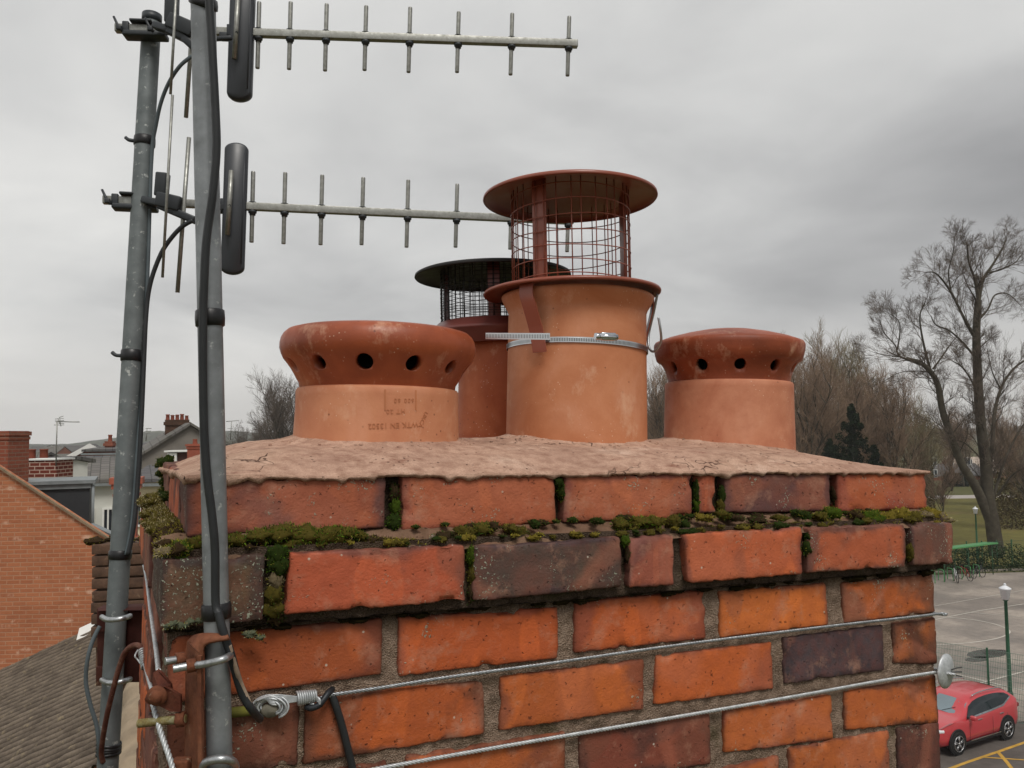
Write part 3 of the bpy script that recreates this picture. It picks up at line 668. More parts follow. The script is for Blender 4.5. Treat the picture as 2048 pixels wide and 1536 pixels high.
CAPM = clay_material('glazed_terracotta', H('#9c4e2e'), H('#7c3a22'), H('#b0643f'), 2, .42, .5)
CAPM2 = clay_material('fired_clay_cap', H('#9a4c2e'), H('#783820'), H('#ae6342'), 7, .5, .6)
SOOT = simple('soot_and_hole_dark', H('#0d0b0a'), .95)  # soot in the flues, and the painted dark behind the cap holes
def zat(u, v, x, y):                                # height in the stack frame at plan position (x, y) seen at pixel row v
    d = (CC @ V(((u-1024)/FPX, -(v-768)/FPX, -1)))-CPOS; t = math.hypot(x-CPOS.x, y-CPOS.y)/math.hypot(d.x, d.y); return CPOS.z+d.z*t
def front(x, y, r):                                  # nearest point of a round pot to the camera
    d = V((CPOS.x-x, CPOS.y-y)).normalized(); return x+d.x*r, y+d.y*r
def wob(amp, s):                                     # hand-thrown wobble
    return lambda p: V((p.x*(1+nz(p, 5, s)*amp), p.y*(1+nz(p, 5, s+3)*amp), p.z+nz(p, 7, s)*amp*.06))
def make_pot(x, y, R0, ztop, prof_top, mat, label, seed, base_r=None, lean=None):
    t = thing('chimney_pot', label, 'chimney pot', (x, y, .150), 'clay chimney pots bedded in the mortar top', frame=M)
    mb = MB(); zb = .135; R1 = base_r or R0
    prof = [(R1, zb)]+[(R1+(R0-R1)*k/6, zb+(ztop-.03-zb)*k/6) for k in range(1, 7)]+[(R0+a, ztop+b) for a, b in prof_top]
    ri = R0-.017; prof += [(ri+.003, ztop), (ri, ztop-.006), (ri, ztop-.2 if ztop > .36 else zb)]
    mb.lathe(prof, (x, y, 0), 96, fn=wob(.006, seed)); mb.build('pot_body', mat, t, M)
    bl = MB(); bl.lathe([(0.0, zb+.01), (ri, zb+.01)], (x, y, 0), 40); bl.build('flue_hole', SOOT, t, M)
    return t
S_ = .94
fx, fy = front(*PL[0], .115); zl_t = zat(752, 769, fx, fy)
fx, fy = front(*PL[1], .127); zm_t = zat(1155, 570, fx, fy)
fx, fy = front(*PL[2], .111); zr_t = zat(1462, 757, fx, fy)
plain = [(0, -.012), (0, -.004), (-.002, -.001), (-.005, 0)]
flare = [(.000, -.028), (.002, -.022), (.008, -.012), (.0118, -.004), (.0125, 0), (.010, .0025), (.004, .003)]
potL = make_pot(*PL[0], .1150, zl_t, plain, CLAY, 'short buff clay pot with stamped marks, nearest the aerial mast, under a pierced clay cap', 1, .1185)
potM = make_pot(*PL[1], .1160, zm_t, flare, CLAYR, 'tall flared clay pot in the middle, strapped by a bright steel band', 2, .1180)
potR = make_pot(*PL[2], .1135, zr_t, plain, CLAY2, 'short stained clay pot nearest the car park, under a domed pierced cap', 3, .1165)
BX, BY = .600, .512
zb_t = zat(1012, 676, *front(BX, BY, .092))
potB = make_pot(BX, BY, .091, zb_t, plain, clay_material('deep_orange_terracotta', H('#ac5c36'), H('#96482a'), H('#b96c44'), 11), 'darker orange clay pot standing at the back, half hidden behind the tall middle pot', 4, .093)
# ---- pierced clay vent caps: a turned shell with round holes bored through
def bored(name, prof, x, y, z0, nh, hz, hr, rr, a_off, mat, parent, seed, squash=1.0):
    mb = MB(); mb.lathe(prof, (x, y, 0), 128, fn=wob(.004, seed)); me_o = mb.build(name, mat, parent, M)
    bm = bmesh.new(); bm.from_mesh(me_o.data); bmesh.ops.remove_doubles(bm, verts=bm.verts, dist=1e-5); bmesh.ops.recalc_face_normals(bm, faces=bm.faces); bm.to_mesh(me_o.data); bm.free()
    cu = MB()
    for k in range(nh):
        a = 2*math.pi*k/nh+a_off; d = V((math.cos(a), math.sin(a), -.22)).normalized(); c = V((x, y, hz+.22*rr))
        cu.tube([c+d*(rr-.030), c+d*(rr+.03)], hr*random.uniform(.93, 1.07), 24)
    co = cu.build('cutter', mat, parent, M); co.parent = None; me_o.parent = None
    md = me_o.modifiers.new('b', 'BOOLEAN'); md.object = co; md.operation = 'DIFFERENCE'; md.solver = 'EXACT'
    co.matrix_world = me_o.matrix_world = Matrix.Identity(4)
    dg = bpy.context.evaluated_depsgraph_get(); nm = bpy.data.meshes.new_from_object(me_o.evaluated_get(dg)); me_o.modifiers.clear(); me_o.data = nm
    me_o.parent = parent; bpy.data.objects.remove(co)
    return me_o
ang = math.atan2(CPOS.y-PL[0][1], CPOS.x-PL[0][0])
def capz(v, px, py, r, u): return zat(u, v, *front(px, py, r))
# left cap: bulging collar
x, y = PL[0]; zz = lambda v, r: capz(v, x, y, r, 752)
z0 = zz(767, .112)+.001; z1 = zz(690, .139)
RM = .1385
prof = [(.103, z0-.014), (.1095, z0-.004), (.1105, z0+0.0036), (.1140, z0+0.0090), (.1178, z0+0.0162), (.1222, z0+0.0238), (.1278, z0+0.0315), (.1330, z0+0.0378), (.1362, z0+0.0446), (.1385, z0+0.0522), (.1385, z0+0.0594), (.1368, z0+0.0670), (.1335, z0+0.0729), (.128, z0+0.0779), (.119, z0+0.0805), (.10, z0+0.0833), (.06, z0+0.0859), (.02, z0+0.0869), (.0005, z0+0.0869)]
inner = [(.0005, z0+.084), (.06, z0+.083), (.10, z0+.080), (.117, z0+.073), (.1225, z0+.060), (.118, z0+.048), (.110, z0+.038), (.103, z0+.026), (.098, z0+.012), (.092, z0-.014)]
capL = thing('pot_vent_cap', 'glazed brown clay cap with bulging collar and round holes, nearest the mast', 'vent cap', (x, y, z0), 'pierced clay vent caps', frame=M)
bored('cap_shell', prof+inner+[prof[0]], x, y, z0, 12, z0+.0290, .0108, .113, ang+R(-8.5), CAPM, capL, 4)
bf = MB(); bf.lathe([(.0, z0+.068), (.086, z0+.066), (.088, z0-.01)], (x, y, 0), 32); bf.build('dark_hole_core', SOOT, capL, M)  # added black core inside the cap, so its holes look dark
# right cap: stepped collar with a domed lid
x, y = PL[2]
z0 = capz(762, x, y, .110, 1462)+.001
prof = [(.101, z0-.014), (.1075, z0-.004), (.1075, z0+.003), (.109, z0+.012), (.1125, z0+.024), (.118, z0+.034), (.1215, z0+.0385), (.126, z0+.0405), (.1285, z0+.043), (.1315, z0+.054), (.1335, z0+.066), (.1335, z0+.071), (.131, z0+.0755), (.125, z0+.078), (.11, z0+.0835), (.08, z0+.0915), (.05, z0+.0975), (.02, z0+.1005), (.0005, z0+.101)]
inner = [(.0005, z0+.090), (.06, z0+.085), (.10, z0+.072), (.114, z0+.062), (.112, z0+.048), (.103, z0+.034), (.098, z0+.016), (.090, z0-.014)]
ang = math.atan2(CPOS.y-y, CPOS.x-x)
capR = thing('pot_vent_cap', 'clay cap with domed lid and stepped collar, on the pot nearest the car park', 'vent cap', (x, y, z0), 'pierced clay vent caps', frame=M)
bored('cap_shell', prof+inner+[prof[0]], x, y, z0, 11, z0+.0290, .0105, .110, ang+R(10), CAPM2, capR, 6)
bf = MB(); bf.lathe([(.0, z0+.062), (.084, z0+.060), (.086, z0-.01)], (x, y, 0), 32); bf.build('dark_hole_core', SOOT, capR, M)  # same added core here: stands in for the dark inside the holes
# stamped marks on the near pot, turned upside down as the pot was set
STAMP = simple('stamped_clay', H('#b5744f'), .8)
def stamp(txt, u, v, size, tilt=0, sp=1.0):
    cu = bpy.data.curves.new('stamp', 'FONT'); cu.body = txt; cu.size = size; cu.space_character = sp; cu.align_x = 'CENTER'; cu.align_y = 'CENTER'; cu.extrude = .0004
    to = bpy.data.objects.new('stamp', cu); COL.objects.link(to); dg = bpy.context.evaluated_depsgraph_get(); me = bpy.data.meshes.new_from_object(to.evaluated_get(dg))
    bpy.data.objects.remove(to); mb = MB(); x, y = PL[0]; a0 = math.atan2(CPOS.y-y, CPOS.x-x); k = 1.19/FPX; r = .1172
    zc = zat(u, v, *front(x, y, r)); ac = a0+math.asin(max(-1, min(1, (u-752)*k/r))); c_, s_ = math.cos(R(180+tilt)), math.sin(R(180+tilt)); vs = []
    for q in me.vertices:
        px, pz, e = q.co.x*c_-q.co.y*s_, q.co.x*s_+q.co.y*c_, q.co.z
        a = ac+px/r; z = zc+pz; rr = .1185+(.115-.1185)*max(0, min(1, (z-.135)/(zl_t-.165)))+.0002+(e > 0)*.0005; vs.append(V((x+rr*math.cos(a), y+rr*math.sin(a), z)))
    mb.add(vs, [tuple(p.vertices) for p in me.polygons], 0, False); mb.build('stamped_marks', STAMP, potL, M)
stamp('WTK EN 13502', 782, 850, .0098, 3, 1.05); stamp('UKCA', 836, 838, .0085, 62); stamp('600 60', 800, 800, .0080, 2, 1.3); stamp('HT 20', 785, 822, .0085, 2, 1.2); stamp('|', 765, 803, .030, 2); stamp('|', 822, 803, .030, 2)
# ---- round-topped cowls
COWL = simple('brown_painted_steel', H('#8a4a38'), .38, 0, .06, 6, .08, .001, .5)
COWLB = simple('dark_brown_cowl_paint', H('#6e3a34'), .42, 0, .1, 6, .08, .001, .5)
SOOTM = simple('sooty_steel', H('#1e1a19'), .6, 0, .2, 10)
STEEL = simple('bright_steel', H('#c9ccd0'), .22, 1, .05, 30, .05, .001)
def hose_band(t, x, y, r, z, hgt, a_tail):
    pass
def cowl(name, label, x, y, zbase, tilt, R_hat, R_base, R_cage, hz, mat, hatmat, wiremat, rings, vert, straps, strap_w, skirt_h, group):
    Tt = M @ Matrix.Translation(V((x, y, zbase))) @ tilt
    t = thing(name, label, 'chimney cowl', (0, 0, 0), group, frame=Tt)
    def part(nm, mb, mt, par=None): return mb.build(nm, mt, par or t, Tt)
    hm = MB(); hm.lathe([(.0005, hz+.020), (R_hat*.3, hz+.0175), (R_hat*.6, hz+.0115), (R_hat*.85, hz+.0055), (R_hat*.97, hz+.0028), (R_hat, hz+.0005), (R_hat+.0008, hz-.0035), (R_hat-.0005, hz-.0052), (R_hat-.0018, hz-.0030), (R_hat-.003, hz-.0005), (R_hat*.85, hz+.0030), (R_hat*.6, hz+.009), (R_hat*.3, hz+.015), (.0005, hz+.0175)], n=96); part('hat', hm, hatmat)
    bm_ = MB(); b = [(R_cage-.012, .000), (R_cage-.012, .004), (R_cage+.004, .005), (R_base-.004, .0015), (R_base, .0000), (R_base+.0012, -.0025), (R_base+.0004, -.0055), (R_base-.0012, -.0050)]
    if skirt_h: b = [(R_cage-.012, .000), (R_cage, .004), (R_cage+.006, .002), (R_base-.006, -.010), (R_base, -.014), (R_base+.001, -.018), (R_base-.014, -.024), (R_base-.018, -.024-skirt_h), (R_base-.020, -.024-skirt_h)]
    b += [(b[-1][0]-.001, b[-1][1]), (b[-1][0]-.001, b[-1][1]+.001), (R_cage-.012, -.002), (R_cage-.012, .0)]
    bm_.lathe(b, n=96); part('base_plate', bm_, mat)
    cg = MB()
    for k in range(vert):
        a = 2*math.pi*k/vert+.03*math.sin(k*2.3); c, s = math.cos(a)*R_cage, math.sin(a)*R_cage
        cg.tube([(c, s, .002), (c*1.006, s*1.004, hz*.5), (c, s, hz+.010)], .00095 if vert < 60 else .0006, 5)
    for k in range(rings):
        z = .006+(hz+.006)*(k+.3)/rings; cg.tube([(math.cos(2*math.pi*i/48)*(R_cage+.0012), math.sin(2*math.pi*i/48)*(R_cage+.0012), z+.0022*math.sin(i*.26+k)) for i in range(48)], .00095 if vert < 60 else .0006, 5, closed=True)
    part('wire_cage', cg, wiremat)
    for a in straps:
        st = MB(); d = V((math.cos(a), math.sin(a), 0)); n_ = V((-d.y, d.x, 0)); rot = Matrix((d, n_, V((0, 0, 1)))).transposed()
        st.rbox(d*(R_cage-.004)+V((0, 0, hz/2+.004)), (.0025, strap_w, hz+.014), rot, .0008, 2); part('upright_strap', st, mat)
    return t, part, Tt
# middle (front) cowl
x, y = PL[1]; zc0 = zat(1150, 551, *front(x, y, .148)); hzM = zat(1140, 396, x, y)-zc0
a0 = math.atan2(CPOS.y-y, CPOS.x-x)
tiltM = Matrix.Rotation(R(1.6), 4, V((CW[0][2], CW[1][2], 0)))
cM, partM, TM = cowl('chimney_cowl', 'clean red-brown round cowl with an open wire cage on the tall middle pot', x+CC[0][0]*-.0095, y+CC[1][0]*-.0095, zc0, tiltM, .1475, .1485, .0995, hzM, COWL, COWL, COWL, 7, 30, [a0-R(31), a0+R(108), a0+R(215)], .0265, 0, 'round-topped chimney cowls')
# strap legs, band
for a, nm in ((a0-R(31), 'fixing_leg'), (a0+R(95), 'fixing_leg'), (a0+R(210), 'fixing_leg')):
    d = V((math.cos(a), math.sin(a), 0)); n_ = V((-d.y, d.x, 0)); lg = MB()
    pts = [d*.134+V((0, 0, -.004)), d*.1355+V((0, 0, -.022)), d*.133+n_*.004+V((0, 0, -.040)), d*.1235+n_*.010+V((0, 0, -.080)), d*.1215+n_*.014+V((0, 0, -.112))]
    pts = curve_pts(pts, 5)
    for off, wd in ((0, .0125), ):
        vs = []
        for p in pts:
            for sx in (-wd, wd):
                for so_ in (0, .0022): vs.append(p+n_*sx+d*so_)
        fs = []
        for i in range(len(pts)-1):
            b = i*4
            for (p, q) in ((0, 1), (1, 3), (3, 2), (2, 0)): fs.append((b+p, b+q, b+4+q, b+4+p))
        lg.add(vs, fs+[(0, 1, 3, 2), (len(vs)-4, len(vs)-3, len(vs)-1, len(vs)-2)], 0, False)
    partM(nm, lg, COWL)
BANDM = NM('slotted_steel_band')
_s = BANDM.attr('buv'); _w = BANDM.n('ShaderNodeTexWave'); _w.inputs['Scale'].default_value = 120
_cb = BANDM.n('ShaderNodeCombineXYZ'); BANDM.l(BANDM.sepc(_s)[0], _cb.inputs[0]); BANDM.l(_cb.outputs[0], _w.inputs[0])
_f = BANDM.math('MULTIPLY', BANDM.ramp(_w.outputs[1], [(.55, 0.0), (.7, 1.0)]), BANDM.ramp(BANDM.math('ABSOLUTE', BANDM.math('SUBTRACT', BANDM.sepc(_s)[1], .5)), [(.28, 1.0), (.33, 0.0)]))
BANDM = BANDM.out(BANDM.mix(_f, H('#cdd0d2'), H('#5c5f60')), .28, 1, BANDM.bump(_f, .5, -.001))
def ribbon(mb, pts, hgt, th, outn):
    L = 0; vs = []; cols = []
    for i, p in enumerate(pts):
        if i: L += (p-pts[i-1]).length
        o = outn[i]
        for sz in (0, 1):
            for so_ in (0, 1): vs.append(p+V((0, 0, (sz-.5)*hgt))+o*th*so_); cols.append((L*1.0, sz, 0, 1))
    fs = []
    for i in range(len(pts)-1):
        b = i*4
        for (p, q) in ((0, 1), (1, 3), (3, 2), (2, 0)): fs.append((b+p, b+q, b+4+q, b+4+p))
    mb.add(vs, fs+[(0, 1, 3, 2), (len(vs)-4, len(vs)-3, len(vs)-1, len(vs)-2)], 0, False); mb.cols.setdefault('buv', []); mb.cols['buv'] += cols
x, y = PL[1]; rb = .1180
zband = lambda a: zat(1155, 684, *front(x, y, rb))+.0045*math.cos(a-a0-R(150))*-1
ba = MB(); pts = []; on = []
for i in range(121):
    a = 2*math.pi*i/120; d = V((math.cos(a), math.sin(a), 0)); pts.append(V((x, y, 0))+d*rb+V((0, 0, zband(a)))); on.append(d)
ribbon(ba, pts, .0085, .0009, on); ba_o = ba.build('clamp_band', BANDM, cM, M)
# overlapping front run of the band, with a free straight tail to the left
tl = MB(); pts = []; on = []
for i in range(40):
    a = a0+R(70)-R(115)*i/39; d = V((math.cos(a), math.sin(a), 0))
    pts.append(V((x, y, 0))+d*(rb+.0016)+V((0, 0, zband(a)+.0035*(1-i/39)))); on.append(d)
lead = CC @ V(((972-1024)/FPX*1.17, -(672-768)/FPX*1.17, -1.17)); first = CC @ V(((1100-1024)/FPX*1.108, -(673-768)/FPX*1.108, -1.108))
side = V((math.sin(a0), -math.cos(a0), 0))
dd = (lead-first).normalized(); nn = V((dd.y, -dd.x, 0)).normalized()
if nn.dot(V((math.cos(a0), math.sin(a0), 0))) < 0: nn = -nn
pts2 = [lead.lerp(first, k/14) for k in range(15)]; on2 = [nn]*15
keep = [(p, o) for p, o in zip(pts, on) if (p-first).dot(-dd) > .004]
ribbon(tl, pts2+[p for p, o in keep], .0088, .0010, on2+[o for p, o in keep]); tl.build('band_tail', BANDM, cM, M)
sh = MB(); c = CC @ V(((1216-1024)/FPX*1.105, -(674-768)/FPX*1.105, -1.105)); ax_ = (CC.to_3x3() @ V((1, -.03, -.30))).normalized()
sh.tube([c-ax_*.0135, c+ax_*.0135], .0042, 10); up_ = V((0, 0, 1)); dn = ax_.cross(up_); rot = Matrix((ax_, dn, up_)).transposed(); sh.rbox(c+V((0, 0, .0005)), (.021, .007, .0105), rot, .0015, 2)
sh.tube([c-ax_*.0185, c-ax_*.0125], .0050, 6); sh.build('band_screw', STEEL, cM, M)
# wire hook on the right
hk = MB(); PX = lambda u, v, Z: CC @ V(((u-1024)/FPX*Z, -(v-768)/FPX*Z, -Z))
hk.tube(curve_pts([PX(1315, 587, 1.395), PX(1308, 622, 1.40), PX(1298, 665, 1.41), PX(1297, 690, 1.40), PX(1303, 702, 1.39), PX(1313, 700, 1.38), PX(1322, 682, 1.37), PX(1321, 660, 1.36), PX(1317, 635, 1.36)], 6), .0022, 8); hk.build('wire_hook', simple('galvanised_wire', H('#a9acae'), .4, .9, .1, 60), cM, M)
# back cowl
zc1 = zat(1005, 632, *front(BX, BY, .12)); hzB = zat(975, 551, BX, BY)-zc1
cB, partB, TB = cowl('chimney_cowl', 'black sooty round cowl with a fine mesh on the pot at the back', BX-.024, BY+.010, zc1, Matrix.Rotation(R(-2), 4, V((.43, .903, 0))), .1480, .1250, .0995, hzB, COWLB, SOOTM, SOOTM, 16, 90, [.4, 2.4, 4.3], .022, .018, 'round-topped chimney cowls')
# ================================================================== MASTS, AERIALS, CABLES, IRONWORK
def galv_material(name, base, dark, rough=.45, metal=.75, sc_=30):
    m = NM(name); co = m.co('Object'); a = m.noise(sc_, 5, .6, co); b = m.noise(sc_*.25, 4, .6, m.co('Object', scale=(1, 1, .35)))
    c = m.ramp(a, [(.3, dark), (.7, base)]); c = m.mix(m.ramp(b, [(.45, 0.0), (.7, .55)]), c, dark)
    c = m.mix(m.math('MULTIPLY', m.ramp(m.noise(sc_*2.2, 4, .7, co), [(.6, 0.0), (.68, .6)]), 1.0), c, H('#c9ccc8'))
    return m.out(c, m.ramp(a, [(.3, rough+.12), (.7, rough-.05)]), metal, m.bump(a, .15, .001), .5)
MASTM = galv_material('weathered_aluminium', H('#93979a'), H('#6f7274'), .5, .45)
MASTD = galv_material('dull_mast_paint', H('#6f7576'), H('#5a6061'), .55, .25)
ALU = galv_material('aluminium', H('#a5a5a0'), H('#82827c'), .42, .7, 120)
PLAST = simple('black_plastic', H('#2c3034'), .5, 0, .15, 20, .1, .0005, .45)
RADOME = simple('charcoal_plastic_case', H('#33363b'), .45, 0, .08, 8, 0, 0, .5)
CABLE = simple('black_cable', H('#26282a'), .55, 0, .2, 30)
CABLEG = simple('grey_cable', H('#4f585c'), .6, 0, .15, 30)
TAPE = simple('black_tape', H('#1c1c1e'), .42, 0, .2, 40, .2, .001)
def rust_material(name, c1, c2, c3, sc_=25):
    m = NM(name); a = m.noise(sc_, 6, .65); b = m.noise(sc_*6, 4, .6)
    c = m.ramp(a, [(.3, c1), (.5, c2), (.7, c3)]); c = m.mix(m.ramp(b, [(.4, 0.0), (.7, .3)]), c, H('#2c1610'))
    c = m.mix(m.math('MULTIPLY', m.ramp(m.noise(sc_*1.6, 5, .7), [(.62, 0.0), (.7, .5)]), 1.0), c, H('#a78d74'))
    return m.out(c, .8, .1, m.bump(m.math('ADD', a, b), .5, .0015), .3)
RUST = rust_material('rusty_iron', H('#5e3626'), H('#7a4a34'), H('#8a5c42'))
RUSTD = rust_material('dark_rust', H('#3a1a14'), H('#4c241b'), H('#5a3024'))
RUSTB = rust_material('bolt_rust', H('#5e3424'), H('#74452f'), H('#56301f'), 60)
ZINC = galv_material('zinc_thread', H('#c3c6c8'), H('#8f9294'), .35, .85, 200)
WIRE = galv_material('galvanised_strand', H('#b6babd'), H('#84888c'), .4, .75, 150)
WIREW = galv_material('bright_strand', H('#cfd2d4'), H('#a3a7a9'), .45, .5, 150)
def mast(name, label, a, b, dia, mat, bands, bmat, zs=None):
    t = thing(name, label, 'aerial mast', b, 'aerial masts fixed to the chimney'); mb = MB()
    a, b = V(a), V(b); n = 24; mb.tube([b.lerp(a, k/n) for k in range(n+1)], dia/2, 28); mb.build('pole', mat, t)
    return t
def lerp_line(a, b, v0, v1, v): return a+(b-a)*((v-v0)/(v1-v0))
# front mast, clamped to the near corner
FA, FB = P(405, -60, .82), P(441, 1600, .79); FA = FB+(FA-FB)*1.4
fm = mast('aerial_mast', 'bright near aerial mast held by the rusty angle bracket at the front corner', FA, FB, .0236, MASTM, None, None)
# left mast behind
LA, LB = P(304, 34, 1.60), P(212, 1590, 1.42)
lm = mast('aerial_mast', 'duller slanting aerial mast farther from the camera, carrying both aerials', LA, LB, .0345, MASTD, None, None)
cap = MB(); d = (LA-LB).normalized(); cap.tube([LA-d*.012, LA+d*.004], .0182, 24); cap.build('end_cap', PLAST, lm)
def on_line(A, B, v):                                # point of the line A-B on image row v
    best = None
    for k in range(1001):
        p = A.lerp(B, k/1000); q = CW.inverted() @ p; pv = 768-q.y/(-q.z)*FPX
        if best is None or abs(pv-v) < best[0]: best = (abs(pv-v), p)
    return best[1]
def band(t, A, B, v, r, h, tail=None, nm='tape_band', mat=None, sk=0):
    c = on_line(A, B, v); d = (A-B).normalized(); mb = MB(); rot = d.to_track_quat('Z', 'Y').to_matrix()
    mb.lathe([(r-.0005, -h/2), (r+.0008, -h/2+.001), (r+.0012, 0), (r+.0008, h/2-.001), (r-.0005, h/2)], c, 28, rot=rot, fn=lambda p: V((p.x, p.y, p.z+sk*p.x)))
    if tail: mb.tube(curve_pts([c+P(0, 0, 1)*0+V(q) for q in tail], 4), .0022, 6)
    mb.build(nm, mat or TAPE, t); return c
RX = (CW.to_3x3() @ V((1, 0, 0))); UP = (CW.to_3x3() @ V((0, 1, 0))); TW = (CW.to_3x3() @ V((0, 0, 1)))
for v, h, sk in ((4, .012, -.5), (637, .0165, .05), (1223, .0155, .05)): band(fm, FA, FB, v, .0128, h, None, sk=sk)
for v, h, tl in ((284, .018, 1), (712, .021, 1), (1109, .016, 0)):
    c = band(lm, LA, LB, v, .0182, h)
    if tl:
        mb = MB(); mb.tube(curve_pts([c-RX*.017+TW*.006, c-RX*.026+TW*.008+UP*.001, c-RX*.033+TW*.006+UP*.006], 5), .0036, 6); mb.build('cable_tie_end', PLAST, lm)
for v in (1488, 1494, 1500, 1507): band(lm, LA, LB, v, .0195, .006, nm='cable_binding', sk=random.uniform(-.15, .15))
# cable along the front mast
cb = MB()
def fmz(u, v): return P(u, v, .80-.0135)
path = [(409, -560), (411, -300), (415, -50), (418, 0), (424, 90), (431, 220), (433, 300), (426, 385), (413, 480), (408, 570), (406, 640), (406, 760), (408, 860), (414, 950), (424, 1030), (430, 1100), (431, 1200), (436, 1226)]
cb.tube(curve_pts([P(u, v, .7855 if v < 1210 else .783) for u, v in path], 8), [.0039]*(len(path)*8-7), 8)
cb.build('coaxial_cable', CABLE, fm)
cb = MB(); cb.tube(curve_pts([P(u, v, Z) for u, v, Z in [(436, 1222, .783), (446, 1262, .781), (462, 1310, .785), (474, 1355, .795), (487, 1392, .80), (503, 1418, .805), (520, 1438, .825)]], 8), [.0040]*49, 8)
c2 = MB(); c2.tube(curve_pts([P(u, v, Z) for u, v, Z in [(458, 1290, .7815), (469, 1328, .787), (483, 1370, .797), (500, 1408, .803)]], 6), .0026, 6)
ld = cb.build('lower_cable', CABLE, fm); c2.build('worn_sheath', simple('worn_sheath', H('#8f7d6c'), .8, 0, .5, 60), ld)
# cables on the left mast
cb = MB(); cb.tube(curve_pts([P(u, v, Z) for u, v, Z in [(384, 112, 1.52), (360, 132, 1.52), (338, 165, 1.53), (322, 205, 1.54), (312, 250, 1.55), (304, 300, 1.555), (300, 400, 1.55), (297, 500, 1.54), (293, 600, 1.53), (290, 680, 1.525), (283, 800, 1.51), (275, 900, 1.49), (268, 1000, 1.48), (262, 1060, 1.47), (252, 1110, 1.46)]], 6), .0035, 8); cb.build('coaxial_cable', CABLEG, lm)
cb = MB(); cb.tube(curve_pts([P(u, v, Z) for u, v, Z in [(386, 441, 1.52), (366, 452, 1.52), (346, 472, 1.52), (326, 500, 1.52), (311, 534, 1.52), (301, 566, 1.52), (295, 600, 1.52), (291, 650, 1.515), (288, 720, 1.51), (283, 840, 1.495), (276, 960, 1.48), (268, 1050, 1.465), (256, 1110, 1.455)]], 6), .0042, 8); cb.build('coaxial_cable', CABLE, lm)
cb = MB(); cb.tube(curve_pts([P(u, v, Z) for u, v, Z in [(200, 1252, 1.42), (186, 1280, 1.41), (175, 1320, 1.40), (172, 1365, 1.40), (181, 1410, 1.40), (193, 1450, 1.40), (198, 1490, 1.40), (199, 1515, 1.41), (207, 1526, 1.41)]], 6), .0036, 8); cb.build('slack_cable', CABLEG, lm)
